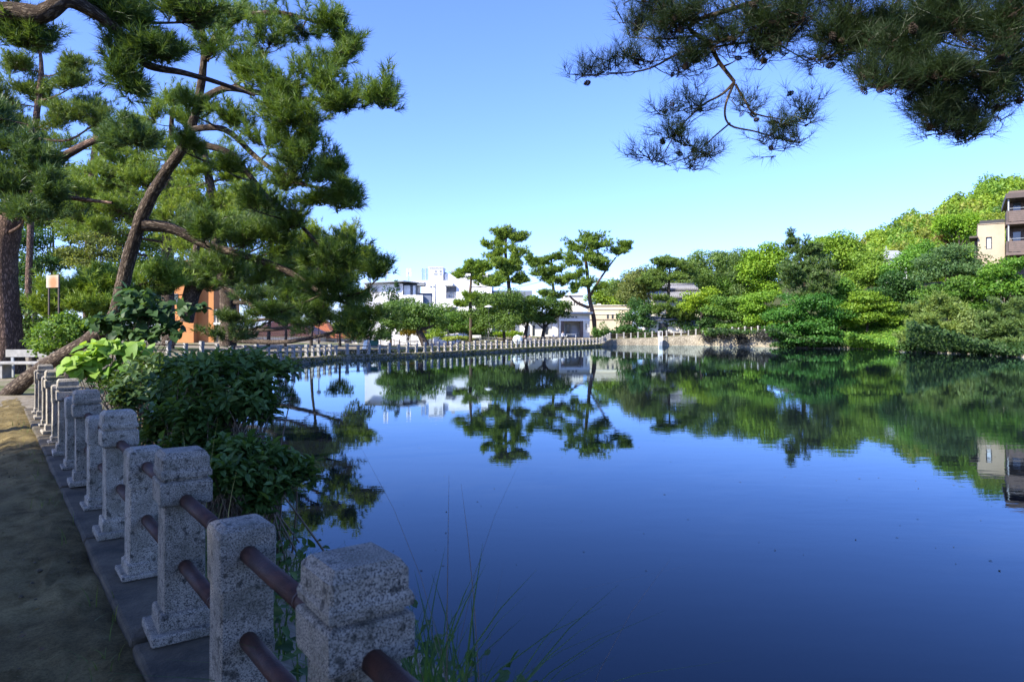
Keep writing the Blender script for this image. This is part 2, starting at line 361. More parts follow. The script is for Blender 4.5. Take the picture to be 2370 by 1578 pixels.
def water_mat():
    m, nt, b = new_mat('pond water')
    b.inputs['Base Color'].default_value = (0.006, 0.007, 0.009, 1); b.inputs['Roughness'].default_value = 0.015
    b.inputs['IOR'].default_value = 1.30; b.inputs['Specular Tint'].default_value = (0.72, 0.88, 1.0, 1); b.inputs['Specular IOR Level'].default_value = 0.5
    tc = N(nt, 'ShaderNodeTexCoord')
    mp = N(nt, 'ShaderNodeMapping'); mp.inputs['Scale'].default_value = (0.55, 1.3, 1); mp.inputs['Rotation'].default_value = (0, 0, R(12))
    nt.links.new(tc.outputs['Object'], mp.inputs[0])
    n1 = N(nt, 'ShaderNodeTexNoise', Scale=2.6, Detail=3.0, Roughness=0.55); n2 = N(nt, 'ShaderNodeTexNoise', Scale=0.45, Detail=2.0)
    for n in (n1, n2): nt.links.new(mp.outputs[0], n.inputs['Vector'])
    mk = N(nt, 'ShaderNodeTexNoise', Scale=0.06, Detail=3.0); nt.links.new(mp.outputs[0], mk.inputs['Vector'])
    mr = ramp(nt, mk.outputs['Fac'], [(0.38, (0.12, 0.12, 0.12)), (0.62, (1, 1, 1))])
    mu = N(nt, 'ShaderNodeMath', operation='MULTIPLY'); nt.links.new(n1.outputs['Fac'], mu.inputs[0]); nt.links.new(mr.outputs[0], mu.inputs[1])
    ad = N(nt, 'ShaderNodeMath', operation='MULTIPLY_ADD'); nt.links.new(n2.outputs['Fac'], ad.inputs[0]); ad.inputs[1].default_value = 0.9; nt.links.new(mu.outputs[0], ad.inputs[2])
    bp = N(nt, 'ShaderNodeBump', Strength=1.0, Distance=0.0021); nt.links.new(ad.outputs[0], bp.inputs['Height'])
    # clear still water: Fresnel mirror over a dark body
    df = N(nt, 'ShaderNodeBsdfDiffuse'); df.inputs['Color'].default_value = (0.006, 0.008, 0.011, 1)
    gl = N(nt, 'ShaderNodeBsdfGlossy'); gl.inputs['Color'].default_value = (0.70, 0.87, 1.0, 1); gl.inputs['Roughness'].default_value = 0.012
    fr = N(nt, 'ShaderNodeFresnel', IOR=1.31); mx = N(nt, 'ShaderNodeMixShader')
    for n in (df, gl, fr): nt.links.new(bp.outputs[0], n.inputs['Normal'])
    nt.links.new(fr.outputs[0], mx.inputs[0]); nt.links.new(df.outputs[0], mx.inputs[1]); nt.links.new(gl.outputs[0], mx.inputs[2])
    nt.links.new(mx.outputs[0], nt.nodes['Material Output'].inputs[0]); nt.nodes.remove(b)
    return m
M['water'] = water_mat()

# ------------------------------------------------------------------ land and water
U = np.array([-0.602, 0.798]); NR = np.array([0.798, 0.602])     # the near fence runs along U; NR points to the water
A0 = np.array([-0.415, 1.83]); SP = 2.05                         # nearest tall post and the distance between tall posts
def fl(t, off=0.0, z=0.0):
    p = A0 + U * t + NR * off; return np.array([p[0], p[1], z])
EDGE = [  # x, y, height at the edge, slope inland, greatest height
    (*fl(-14, 1.9)[:2], .05, .5, .91), (*fl(-6, 1.8)[:2], .05, .5, .91), (*fl(0, 1.8)[:2], .05, .5, .91), (*fl(6, 1.9)[:2], .05, .5, .91),
    (*fl(12.5, 1.9)[:2], .05, .5, .91), (-9.6, 18.5, .05, .5, 1.0), (-13.5, 26, .2, .5, 1.0), (-18.5, 34, .5, .4, 1.0), (-20.3, 37.5, .92, .02, 1.0),
    (-17.6, 42, .75, .02, 1.0), (-15.4, 46.8, .42, .03, 1.0), (-14.0, 55.9, .3, .03, 1.0), (-10.7, 59.2, .3, .03, 1.0), (-7.6, 62.9, .3, .03, 1.0),
    (-2.9, 71.2, .3, .03, 1.0), (4.1, 82.8, .3, .03, 1.0), (12.4, 95.8, .3, .04, 1.0), (14.9, 103.7, .9, .02, 1.4), (20, 103, 1.1, .03, 1.6),
    (27.5, 101, 1.55, .05, 3), (34, 91.5, 2.0, .10, 5), (37.5, 89, .3, .28, 8), (43.5, 86, .2, .28, 10), (42.2, 73.7, .2, .30, 10),
    (45.4, 66.2, .2, .30, 10), (44, 60, .2, .30, 10), (47, 40, .2, .3, 10), (46, 15, .2, .3, 9), (36, -10, .2, .3, 6), (20, -20, .2, .3, 2), ]
E = np.array(EDGE)
def height(pts):
    pts = np.atleast_2d(pts); n = len(E); best = np.full(len(pts), 1e9); hh = np.zeros(len(pts))
    for i in range(n):
        a, b = E[i], E[(i + 1) % n]; ab = b[:2] - a[:2]
        t = np.clip(((pts - a[:2]) @ ab) / (ab @ ab), 0, 1)
        d = np.linalg.norm(pts - (a[:2] + t[:, None] * ab), axis=1)
        q = a[None, 2:] * (1 - t[:, None]) + b[None, 2:] * t[:, None]
        h = np.minimum(q[:, 0] + q[:, 1] * d, np.maximum(q[:, 2], q[:, 0])); k = d < best
        best[k] = d[k]; hh[k] = h[k]
    x, y = pts[:, 0], pts[:, 1]
    sm = lambda v, a, b: (lambda t: t * t * (3 - 2 * t))(np.clip((v - a) / (b - a), 0, 1))
    hh = hh - 4.5 * sm(y, 82, 96) * sm(-x, 6, 14)                  # the town behind the railing lies lower
    hh = hh + 0.25 * np.sin(x * .21 + 1) * np.sin(y * .17) * sm(best, 3, 12) * (y > 14)
    return hh
def hz(x, y): return float(height(np.array([[x, y]]))[0])

def in_poly(pts, poly):
    inside = np.zeros(len(pts), bool); j = len(poly) - 1
    for i in range(len(poly)):
        xi, yi = poly[i]; xj, yj = poly[j]
        c = ((yi > pts[:, 1]) != (yj > pts[:, 1])) & (pts[:, 0] < (xj - xi) * (pts[:, 1] - yi) / (yj - yi + 1e-12) + xi)
        inside ^= c; j = i
    return inside

def build_ground():
    rng = np.random.default_rng(3)
    loop = []
    for i in range(len(E)):
        a, b = E[i], E[(i + 1) % len(E)]; n = max(1, int(np.linalg.norm(b[:2] - a[:2]) / 1.5))
        for t in np.arange(n) / n: loop.append(a[:2] * (1 - t) + b[:2] * t)
    loop = np.array(loop)
    g = [np.stack(np.meshgrid(np.arange(-24, 12, 1.3), np.arange(-14, 48, 1.3)), -1).reshape(-1, 2),
         np.stack(np.meshgrid(np.arange(-60, 110, 4.0), np.arange(-40, 170, 4.0)), -1).reshape(-1, 2),
         np.stack(np.meshgrid(np.arange(-900, 901, 60.0), np.arange(-400, 1400, 60.0)), -1).reshape(-1, 2)]
    pts = np.concatenate(g); pts = pts + rng.uniform(-.2, .2, pts.shape)
    pts = pts[~in_poly(pts, loop)]
    # keep scattered points off the very edge
    dmin = np.min(np.linalg.norm(pts[:, None, :] - loop[None, ::2, :], axis=2), axis=1); pts = pts[dmin > 0.7]
    allp = np.concatenate([loop, pts]); nl = len(loop)
    edges = [(i, (i + 1) % nl) for i in range(nl)]
    vo, _, fo, *_ = delaunay_2d_cdt([Vector(p) for p in allp], edges, [], 0, 1e-4)
    V2 = np.array([(v.x, v.y) for v in vo]); Fc = np.array([f for f in fo if len(f) == 3])
    cen = V2[Fc].mean(axis=1); Fc = Fc[~in_poly(cen, loop)]
    z = height(V2); z[:nl] = np.maximum(z[:nl], .02)
    me = np_mesh('ground', np.column_stack([V2, z]), Fc, M['ground'], smooth=True)
    tag(link('ground', me), kind='structure')
    # embankment wall below the edge
    z = height(loop); V = []; Fq = []
    for i in range(nl):
        V.append((*loop[i], z[i])); V.append((*loop[i], -1.5))
    for i in range(nl):
        j = (i + 1) % nl; Fq.append((2 * i, 2 * i + 1, 2 * j + 1, 2 * j))
    tag(link('pond_embankment', np_mesh('pond_embankment', V, Fq, M['stonewall'])), kind='structure')
    # pond bed and water sheet
    x0, x1, y0, y1 = -60, 60, -60, 112
    tag(link('pond_bed', np_mesh('pond_bed', [(x0, y0, -1.4), (x1, y0, -1.4), (x1, y1, -1.4), (x0, y1, -1.4)], [(0, 1, 2, 3)], M['ground'])), kind='structure')
    bm = bmesh.new(); vs = [bm.verts.new((*p, 0.0)) for p in loop]; f = bm.faces.new(vs)
    if f.normal.z < 0 or f.calc_area() and (f.normal_update() or f.normal.z < 0): f.normal_flip()
    bmesh.ops.triangulate(bm, faces=[f]); me = bpy.data.meshes.new('pond_water'); bm.to_mesh(me); bm.free()
    me.materials.append(M['water'])
    tag(link('pond_water', me), kind='structure')
build_ground()

# path beside the near fence
def build_path():
    rng = np.random.default_rng(8)
    ts = np.arange(-6, 20, 0.22); os_ = np.concatenate([np.linspace(-5.6, -0.65, 18), np.linspace(-.55, -.14, 8)]); V = []
    for t in ts:
        for o in os_:
            p = fl(t, o); z = 0.965 + 0.012 * math.sin(t * 1.7 + o * 2) + 0.02 * math.sin(o * 1.3 + t * .6) + rng.uniform(-.004, .004)
            z = max(z, 0.94)
            if o > -0.62: z = 0.990 + 0.020 * math.sin(t * 2.3) * math.sin(t * .9 + 1) + rng.uniform(-.018, .020) - max(0, o + .25) * .35 - max(0, -.45 - o) * .12
            e = max(0, (-4.6 - o)) ; z -= 0.04 * e
            V.append((p[0], p[1], z - 0.02))
    k = len(os_); F = [(i * k + j, i * k + j + 1, (i + 1) * k + j + 1, (i + 1) * k + j) for i in range(len(ts) - 1) for j in range(k - 1)]
    tag(link('path', np_mesh('path', V, F, M['path'], smooth=True)), kind='structure')
    kb = tag(empty('kerb', fl(0, 0, 0)), kind='structure')
    me = MB().box(-.22, .22, -1.005, 1.005, 0.6, 0.993, bev=.02).mesh('kerb_stone', M['kerb'])
    ang = math.atan2(U[1], U[0]) - math.pi / 2
    for i in range(-3, 8):
        p = fl(i * SP - SP / 2) - fl(0)
        o = link('kerb_stone', me, kb, (p[0], p[1], (i % 3) * .004), ang)
build_path()
KZ = 1.0   # top of the kerb the posts stand on

# ------------------------------------------------------------------ stone fences
def post_mesh(tall):
    b = MB()
    def ring_stack(rings):
        vs = []; fs = []
        for hw, z in rings: vs += [(-hw, -hw, z), (hw, -hw, z), (hw, hw, z), (-hw, hw, z)]
        n = len(rings)
        for j in range(n - 1):
            for i in range(4): fs.append((j * 4 + i, j * 4 + (i + 1) % 4, (j + 1) * 4 + (i + 1) % 4, (j + 1) * 4 + i))
        fs.append((0, 3, 2, 1)); fs.append(tuple((n - 1) * 4 + i for i in range(4)))
        bm = bmesh.new(); bv = [bm.verts.new(v) for v in vs]
        for f in fs: bm.faces.new([bv[i] for i in f])
        ve = [e for e in bm.edges if abs(e.verts[0].co.z - e.verts[1].co.z) > 0.03]
        bmesh.ops.bevel(bm, geom=ve, offset=0.007, segments=2, profile=0.5, affect='EDGES')
        rr = random.Random(5)
        for v in bm.verts: v.co += Vector((rr.uniform(-1, 1), rr.uniform(-1, 1), rr.uniform(-.6, .6))) * 0.0022
        bm.verts.index_update(); b.add([v.co for v in bm.verts], [[v.index for v in f.verts] for f in bm.faces]); bm.free()
    if tall:
        ring_stack([(.116, .05), (.116, .115), (.108, .13), (.093, .132), (.093, .640), (.112, .650), (.118, .662), (.118, .750), (.112, .760), (.095, .764), (.095, .775), (.114, .780), (.117, .802), (.108, .822), (.107, .872), (.086, .899)])
    else:
        ring_stack([(.108, .03), (.108, .08), (.094, .092), (.094, .535), (.102, .540), (.102, .728), (.096, .750), (.070, .765)])
    return b
POST_T = post_mesh(True).mesh('post_tall', M['granite']); POST_S = post_mesh(False).mesh('post_short', M['granite'])
PLINTH_T = MB().box(-.155, .155, -.155, .155, 0, .05, bev=.01).mesh('plinth', M['granite'])
PLINTH_S = MB().box(-.14, .14, -.14, .14, 0, .03, bev=.008).mesh('plinth', M['granite'])
def rail_mesh(L, mat, k=12, bands=True):
    b = MB(); b.tube([(0, 0, 0), (0, L, 0)], .031, k)
    if bands:
        b.tube([(0, L * .36, 0), (0, L * .372, 0)], .0335, k); b.tube([(0, L * .37, 0), (0, L * 1.0, 0)], .0325, k)
    return b.mesh('rail', mat)
def near_fence():
    root = empty('stone_fence', fl(0, 0, 0))
    tag(root, 'speckled granite post fence with rusty pipe rails beside the shaded path', 'fence')
    ang = math.atan2(U[1], U[0]) - math.pi / 2; rr = random.Random(4)
    H = SP / 2; rm = rail_mesh(H, M['rust'])
    for i in range(-3, 14):
        p = fl(i * H) - fl(0); tall = i % 2 == 0
        o = link('post', POST_T if tall else POST_S, root, (p[0], p[1], KZ + rr.uniform(-.006, .006)), ang + rr.uniform(-.03, .03))
        o.rotation_euler.x = rr.uniform(-.008, .008); o.rotation_euler.y = rr.uniform(-.008, .008)
        link('plinth', PLINTH_T if tall else PLINTH_S, o)
        if i < 13:
            for z in (.665, .345):
                link('rail', rm, root, (p[0], p[1], KZ + z + rr.uniform(-.004, .004)), ang)
    # collar of mortar round the nearest pipe
    b = MB(); b.tube([(0, -.106, 0), (0, -.092, 0)], .050, 16)
    link('pipe_collar', b.mesh('pipe_collar', M['granite']), root, (0, 0, KZ + .665), ang)
near_fence()

FAR_T = None
def far_fence(name, label, poly, start_tall=0, mat='granite_far', off=0.0):
    """posts and rails along a polyline of (x, y, z)"""
    global FAR_T
    if FAR_T is None:
        FAR_T = (MB().box(-.15, .15, -.15, .15, 0, .06).box(-.098, .098, -.098, .098, .06, .65).box(-.122, .122, -.122, .122, .65, .76).box(-.112, .112, -.112, .112, .765, .90).mesh('post_tall', M[mat]),
                 MB().box(-.11, .11, -.11, .11, 0, .06).box(-.088, .088, -.088, .088, .06, .54).box(-.100, .100, -.100, .100, .54, .765).mesh('post_short', M[mat]),
                 MB().tube([(0, 0, 0), (0, 1, 0)], .033, 6).mesh('rail', M['rail_far']))
    poly = np.array(poly, float); seg = np.linalg.norm(np.diff(poly, axis=0), axis=1); cum = np.concatenate([[0], np.cumsum(seg)])
    n = int(cum[-1] / 1.03); S = np.linspace(0, cum[-1], n + 1)
    pts = np.stack([np.interp(S, cum, poly[:, k]) for k in range(3)], -1)
    root = empty(name, tuple(pts[0])); tag(root, label, 'fence')
    for i, p in enumerate(pts):
        q = pts[min(i + 1, n)] - pts[max(i - 1, 0)]; a = math.atan2(q[1], q[0]) - math.pi / 2
        o = link('post', FAR_T[(i + start_tall) % 2], root, tuple(p - pts[0]), a)
        if i < n:
            dv = pts[i + 1] - p; L = np.linalg.norm(dv)
            for z in (.665, .345):
                r_ = link('rail', FAR_T[2], root, tuple(p - pts[0] + np.array([0, 0, z])))
                r_.rotation_euler = (math.atan2(dv[2], math.hypot(dv[0], dv[1])), 0, math.atan2(dv[1], dv[0]) - math.pi / 2); r_.scale = (1, L, 1)
    return root
def edge_poly(i0, i1, off):
    out = []
    for i in range(i0, i1 + 1):
        a = E[i]; t = E[min(i + 1, i1), :2] - E[max(i - 1, i0), :2]; t = t / np.linalg.norm(t); nrm = np.array([-t[1], t[0]])
        p = a[:2] + nrm * off; out.append((p[0], p[1], a[2] + .06))
    return out
far_fence('stone_fence', 'stone post fence half hidden in shade behind the leafy shrub', edge_poly(8, 10, .3))
far_fence('stone_fence', 'long grey stone post fence curving along the far waterside', edge_poly(10, 16, .3))
far_fence('stone_fence', 'pale stone post fence on top of the stone embankment wall', edge_poly(16, 20, .3))

# ------------------------------------------------------------------ plant generators
def leaf_faces(pos, axis, nrm, L, W, rng, kind='diamond', tint=None):
    """many leaves at once: template in (along, across, up) coordinates"""
    n = len(pos); axis = unit(axis); side = unit(np.cross(nrm, axis)); up = np.cross(axis, side)
    T = {'diamond': (np.array([(0, 0, 0), (.5, .5, .06), (1, 0, 0), (.5, -.5, .06)]), [(0, 1, 2, 3)]),
         'leaf': (np.array([(0, 0, 0), (.32, .46, .10), (.68, .40, .04), (1, 0, -.16), (.68, -.40, .04), (.32, -.46, .10), (.5, 0, -.03)]), [(0, 6, 2, 1), (6, 3, 3, 2), (0, 5, 4, 6), (6, 4, 3, 3)]),
         'heart': (np.array([(0, 0, 0), (-.12, .30, .06), (.18, .56, .08), (.62, .40, 0), (1, 0, -.22), (.62, -.40, 0), (.18, -.56, .08), (-.12, -.30, .06), (.45, 0, -.03)]), [(0, 8, 2, 1), (8, 4, 3, 2), (0, 7, 6, 8), (8, 6, 5, 4)]),
         'blade': (np.array([(0, .5, 0), (.55, .35, 0), (1, 0, 0), (.55, -.35, 0), (0, -.5, 0)]), [(0, 1, 3, 4), (1, 2, 2, 3)])}[kind]
    tv, tf = T; m = len(tv)
    if kind == 'leaf':
        tf = [(0, 6, 2, 1), (6, 3, 2, 2), (0, 5, 4, 6), (6, 4, 3, 3)]
    L = np.broadcast_to(L, (n,)); W = np.broadcast_to(W, (n,))
    V = (pos[:, None, :] + axis[:, None, :] * (tv[None, :, 0:1] * L[:, None, None]) + side[:, None, :] * (tv[None, :, 1:2] * W[:, None, None]) + up[:, None, :] * (tv[None, :, 2:3] * L[:, None, None])).reshape(-1, 3)
    tri = []
    for f in tf:
        u = list(dict.fromkeys(f))
        tri += [u[:3]] if len(u) == 3 else [u[:3], [u[0], u[2], u[3]]]
    if kind == 'diamond': tri = [(0, 1, 2), (0, 2, 3)]
    tri = np.array(tri); Fc = (np.arange(n)[:, None, None] * m + tri[None]).reshape(-1, 3)
    tint = rng.uniform(0, 1, n) if tint is None else tint
    return V, Fc, np.repeat(tint, len(tri))

def needles(pos, axis, rng, n=40, L=0.12, wd=0.004, shoot=0.07, spread=1.0, tint=None):
    T = len(pos); axis = unit(axis)
    ref = np.where(np.abs(axis[:, 2:3]) > .9, np.array([[1.0, 0, 0]]), np.array([[0, 0, 1.0]]))
    e1 = unit(np.cross(axis, ref)); e2 = np.cross(axis, e1)
    ph = rng.uniform(0, 2 * math.pi, (T, n)); th = rng.uniform(.15, 1.25, (T, n)) * spread
    d = axis[:, None] * np.cos(th)[..., None] + (e1[:, None] * np.cos(ph)[..., None] + e2[:, None] * np.sin(ph)[..., None]) * np.sin(th)[..., None]
    b = pos[:, None] + axis[:, None] * (rng.uniform(-.6, 1, (T, n, 1)) * shoot)
    ln = L * rng.uniform(.7, 1.15, (T, n, 1))
    tip = b + d * ln + np.array([0, 0, -1.0]) * ln * rng.uniform(-.05, .18, (T, n, 1))
    sd = unit(np.cross(d, rng.normal(size=(T, n, 3)))) * (wd / 2)
    V = np.stack([b - sd, b + sd, tip], 2).reshape(-1, 3); F = np.arange(T * n * 3).reshape(-1, 3)
    base = rng.uniform(.2, .8, T) if tint is None else tint
    tt = np.clip(np.repeat(base, n) + rng.normal(0, .12, T * n), 0, 1)
    return V, F, tt

QT = np.linspace(0, 1, 5); QB = np.column_stack([(1 - QT) ** 2, 2 * QT * (1 - QT), QT ** 2])
def arr_px(pts):
    """rows (px, py, depth, radius in px) -> world polyline with radius in metres"""
    return np.array([[*P(a, b, d), r * d / F_PX] for a, b, d, r in pts])

def attach(trunk, c, rise=0.35):
    """index of the trunk point a limb to c leaves from"""
    d = np.linalg.norm(trunk[:, :2] - c[:2], axis=1)
    tz = c[2] - rise * np.clip(d, 0, 3); k = np.argmin(np.abs(trunk[:, 2] - tz) + .05 * d); return int(k)

def pine(name, label, cat, trunk_px, D, pads, seed, bark='bark', color=(.045, .085, .02), lod='far', group=None, limbs=(), density=1.0, world=False, cones=0, tscale=1.0):
    """trunk_px: rows (px,py,depth,radius px); pads: rows (px,py,rx px,ry px,depth offset[,from]) - foliage pads carried by limbs"""
    rng = np.random.default_rng(seed)
    tr = smooth(np.array(trunk_px, float) if world else arr_px(trunk_px), 5); tr[:, 3] *= tscale; base = tr[0, :3].copy(); base[2] = tr[0, 2]
    root = empty(name, tuple(base)); tag(root, label, cat, group); org = np.array([*base, 0])
    q = {'close': dict(sub=15, tuf=4, n=27, L=.15, wd=.0032, sh=.07, k=12, sk=6, tw=.15),
         'near': dict(sub=26, tuf=6, n=34, L=.175, wd=.0108, sh=.09, k=14, sk=6, tw=.17),
         'mid': dict(sub=30, tuf=7, n=20, L=.26, wd=.025, sh=.16, k=12, sk=5, tw=.28),
         'far': dict(sub=30, tuf=7, n=11, L=.46, wd=.098, sh=.22, k=10, sk=4, tw=.34)}[lod]
    V, F = tube(tr - org, q['k'], .07, rng)
    link('trunk', np_mesh('trunk', V, F, M[bark], smooth=True, bk=BK), root)
    lims = {}
    def add_limb(A, nm='limb'):
        A = smooth(A, 5); V, F = tube(A - org, max(6, q['k'] - 4), .06, rng)
        return A
    wood = []; own = []
    for li in limbs:
        A = add_limb(arr_px(li)); own.append(A)
    stems = [tr] + own
    allst = np.concatenate(stems)
    TP = []; TA = []; TT = []; sub = Geo()
    for pd in pads:
        x, y, rx, ry, dd = pd[:5]; dens = pd[5] if len(pd) > 5 else 1.0
        d = D + dd; c = P(x, y, d); rad = np.array([rx * d / F_PX, rx * d / F_PX * .75, ry * d / F_PX])
        if world == 2: c = np.array([x, y, rx]); rad = np.array([ry, ry, dd])
        # the limb that carries the pad
        dist = np.linalg.norm(allst[:, :2] - c[:2], axis=1) * .6 + np.abs(allst[:, 2] - (c[2] - .25 * np.minimum(np.linalg.norm(allst[:, :2] - c[:2], axis=1), 4))) * 1.3 + np.clip(allst[:, 2] - c[2], 0, 9) * .6
        s = allst[int(np.argmin(dist))]; span = np.linalg.norm(c - s[:3])
        r0 = min(s[3] * .6, .018 * span + .012); lo = c - np.array([0, 0, rad[2] * .35])
        mid = s[:3] * .5 + lo * .5 + np.array([rng.normal(0, .06), rng.normal(0, .06), -.05 + rng.normal(0, .03)]) * span
        LA = smooth(np.array([[*s[:3], r0], [*mid, r0 * .7], [*lo, r0 * .35], [*(lo + (lo - mid) * .35 * min(1, rad[0] / (span + .01))), r0 * .15]]), 4)
        wood.append(LA)
        vol = (rad[0] * rad[2]) ** .5
        ns = max(5, int(q['sub'] * dens * density)); subp = []
        for j in range({'far': 6, 'mid': 5, 'near': 4, 'close': 2}[lod]):
            k_ = {'far': .46, 'mid': .50, 'near': .56, 'close': .65}[lod]
            o_ = rng.uniform(-1, 1, 3) * rad * np.array([.80, .80, 1.0]); subp.append((c + o_, rad * np.array([1, 1, 1.5]) * rng.uniform(k_ * .7, k_ * 1.25)))
        for j in range(ns):
            st = LA[rng.integers(len(LA) // 2, len(LA))]
            u = unit(rng.normal(size=3)); u[2] = abs(u[2]) if rng.random() < .78 else u[2] * .7
            sc_, sr_ = subp[rng.integers(len(subp))]; en = sc_ + sr_ * u * (rng.uniform(.35, 1.05) if rng.random() < .8 else rng.uniform(1.05, 1.5))
            m2 = (st[:3] + en) / 2 + np.array([0, 0, -.06 * np.linalg.norm(en - st[:3])]) + rng.normal(0, .05, 3) * np.linalg.norm(en - st[:3])
            rs = min(st[3] * .6, .007 * np.linalg.norm(en - st[:3]) + .006)
            p_a = np.array([*st[:3], rs]); p_b = np.array([*m2, rs * .7]); p_c = np.array([*en, rs * .3])
            SA = p_a * QB[:, 0:1] + (2 * p_b - .5 * (p_a + p_c)) * QB[:, 1:2] + p_c * QB[:, 2:3]
            if lod != 'far' or rng.random() < .35:
                Vs, Fs = tube(SA - org, 4); sub.add(Vs, Fs)
            dirv = unit(en - m2)
            for kk in range(q['tuf']):
                f = .35 + .65 * (kk + rng.random()) / q['tuf']
                pt = SA[min(len(SA) - 1, int(f * len(SA))), :3]
                off = unit(rng.normal(size=3)) * q['tw'] * rng.uniform(.2, 1); off[2] = abs(off[2]) * .7
                ax = unit(dirv * .5 + unit(off) * .6 + np.array([0, 0, .45]))
                TP.append(pt + off - base); TA.append(ax); TT.append(np.clip(.5 + .22 * rng.normal(), .05, .95))
                if lod in ('near', 'close'):
                    Vs, Fs = tube(np.array([[*(pt - base), .005], [*(pt + off - base), .003]]), 3); sub.add(Vs, Fs)
    for A in own + wood:
        if lod in ('near', 'close'):
            V, F = tube(A - org, 8, .05, rng); link('limb', np_mesh('limb', V, F, M[bark], smooth=True, bk=BK), root)
        else:
            V, F = tube(A - org, 6); sub.add(V, F)
    if lod not in ('near', 'close'):
        for A in own:
            V, F = tube(A - org, 8, .05, rng); link('limb', np_mesh('limb', V, F, M[bark], smooth=True, bk=BK), root)
    if sub.n: link('twigs', sub.mesh('twigs', M[bark], True), root)
    V, F, T = needles(np.array(TP), np.array(TA), rng, q['n'], q['L'], q['wd'], q['sh'], tint=np.array(TT))
    cr = link('crown', np_mesh('crown', V, F, M['needle'], T), root); cr.color = (*color, 1)
    if cones:
        cm = cone_mesh()
        for i in rng.choice(len(TP), cones, replace=False):
            o = link('pine_cone', cm, root, tuple(np.array(TP[i]) - np.array(TA[i]) * .05 + rng.normal(0, .015, 3)))
            o.rotation_euler = tuple(rng.uniform(-3, 3, 3)); k_ = rng.uniform(1.0, 1.6); o.scale = (k_, k_, k_)
    return root

CONE = []
def cone_mesh():
    if CONE: return CONE[0]
    b = MB(); k = 8; rr = random.Random(2)
    for j in range(6):
        z = -.025 + j * .0095; r_ = (.012, .021, .024, .021, .015, .007)[j]
        for i in range(k):
            a = 2 * math.pi * (i + .5 * (j % 2)) / k; ca, sa = math.cos(a), math.sin(a)
            b.add([(ca * r_ * .4 - sa * .006, sa * r_ * .4 + ca * .006, z), (ca * r_ * .4 + sa * .006, sa * r_ * .4 - ca * .006, z), (ca * r_, sa * r_, z + .008), (ca * r_ * .4, sa * r_ * .4, z + .007)], [(0, 1, 2), (0, 2, 3), (1, 3, 2)])
    CONE.append(b.mesh('pine_cone', M['cone'])); return CONE[0]

def crown_leaves(lumps, rng, leaf, per=1.0, flat=1.0, kind='diamond', hollow=.55, sublump=9):
    """lumps: rows (cx,cy,cz,rx,ry,rz) -> leaf faces gathered in clumps on the lumps"""
    PO = []; AX = []; NO = []; TI = []
    for c in lumps:
        c = np.asarray(c, float); cen, rad = c[:3], c[3:]
        for s in range(sublump):
            u = unit(rng.normal(size=3)); u[2] = u[2] * .8 + .15
            sc = cen + rad * u * rng.uniform(.35, .85); sr = rad * rng.uniform(.36, .62) * np.array([1, 1, flat])
            area = 4 * math.pi * (np.mean(sr) ** 2); n = max(8, int(per * area / (leaf * leaf) * 1.15))
            v = unit(rng.normal(size=(n, 3))); rr = rng.uniform(hollow, 1.05, (n, 1))
            PO.append(sc + sr * v * rr)
            no = unit(v * .7 + rng.normal(0, .55, (n, 3)) + np.array([0, 0, .35])); NO.append(no)
            AX.append(unit(np.cross(no, rng.normal(size=(n, 3)))))
            TI.append(np.clip(rng.uniform(.3, .7) + rng.normal(0, .16, n), 0, 1))
    PO = np.concatenate(PO); AX = np.concatenate(AX); NO = np.concatenate(NO); TI = np.concatenate(TI)
    ls = leaf * rng.uniform(.7, 1.3, len(PO))
    return leaf_faces(PO, AX, NO, ls, ls * .72, rng, kind, TI)

def broadleaf(name, label, cat, lumps_px, D, seed, color, leaf=.22, base=None, trunk_r=.18, bark='bark_tree', per=1.0, flat=1.0, group=None, mat='leaf', trunk=None, stems=1, sublump=9, thick=.85):
    """lumps_px: rows (px,py,rx,ry,depth offset); base=(px, depth) or trunk=[(px,py,depth,radius px)...]"""
    rng = np.random.default_rng(seed); lumps = []
    for x, y, rx, ry, dd in lumps_px:
        d = D + dd; c = P(x, y, d); s = d / F_PX; lumps.append((*c, rx * s, rx * s * thick, ry * s))
    L = np.array(lumps)
    if trunk is None:
        cx = base[0] if base else lumps_px[0][0]
        dd = base[1] if base else D; x = (cx - CX) / F_PX * dd; z0 = hz(x, dd) - .05
        low = L[np.argmin(L[:, 2])]; mid = np.average(L[:, :3], axis=0)
        tr = np.array([[x, dd, z0, trunk_r], [x + (mid[0] - x) * .25 + rng.normal(0, .1), dd + (mid[1] - dd) * .3, z0 + (mid[2] - z0) * .45, trunk_r * .75], [mid[0], mid[1], mid[2], trunk_r * .4]])
    else: tr = arr_px(trunk)
    tr = smooth(tr, 4); b0 = tr[0, :3]; root = empty(name, tuple(b0)); tag(root, label, cat, group); org = np.array([*b0, 0])
    g = Geo(); V, F = tube(tr - org, 9, .08, rng); g.add(V, F)
    for l in L:
        k = int(len(tr) * rng.uniform(.45, .8)); s = tr[min(k, len(tr) - 1)]
        e = l[:3]; m = (s[:3] + e) / 2 + rng.normal(0, .06, 3) * np.linalg.norm(e - s[:3])
        A = smooth(np.array([[*s[:3], s[3] * .6], [*m, s[3] * .4], [*e, s[3] * .12]]), 3); V, F = tube(A - org, 5); g.add(V, F)
        for q in range(4):
            u = unit(rng.normal(size=3)); u[2] = abs(u[2]); e2 = e + l[3:] * u * .8; st = A[len(A) // 2, :3]
            A2 = np.array([[*st, s[3] * .22], [*((st + e2) / 2 + rng.normal(0, .05, 3)), s[3] * .15], [*e2, s[3] * .05]]); V, F = tube(A2 - org, 4); g.add(V, F)
    link('trunk', g.mesh('trunk', M[bark], True), root)
    L2 = L.copy(); L2[:, :3] -= b0
    V, F, T = crown_leaves(L2, rng, leaf, per, flat, sublump=sublump)
    cr = link('crown', np_mesh('crown', V, F, M[mat], T), root); cr.color = (*color, 1)
    return root


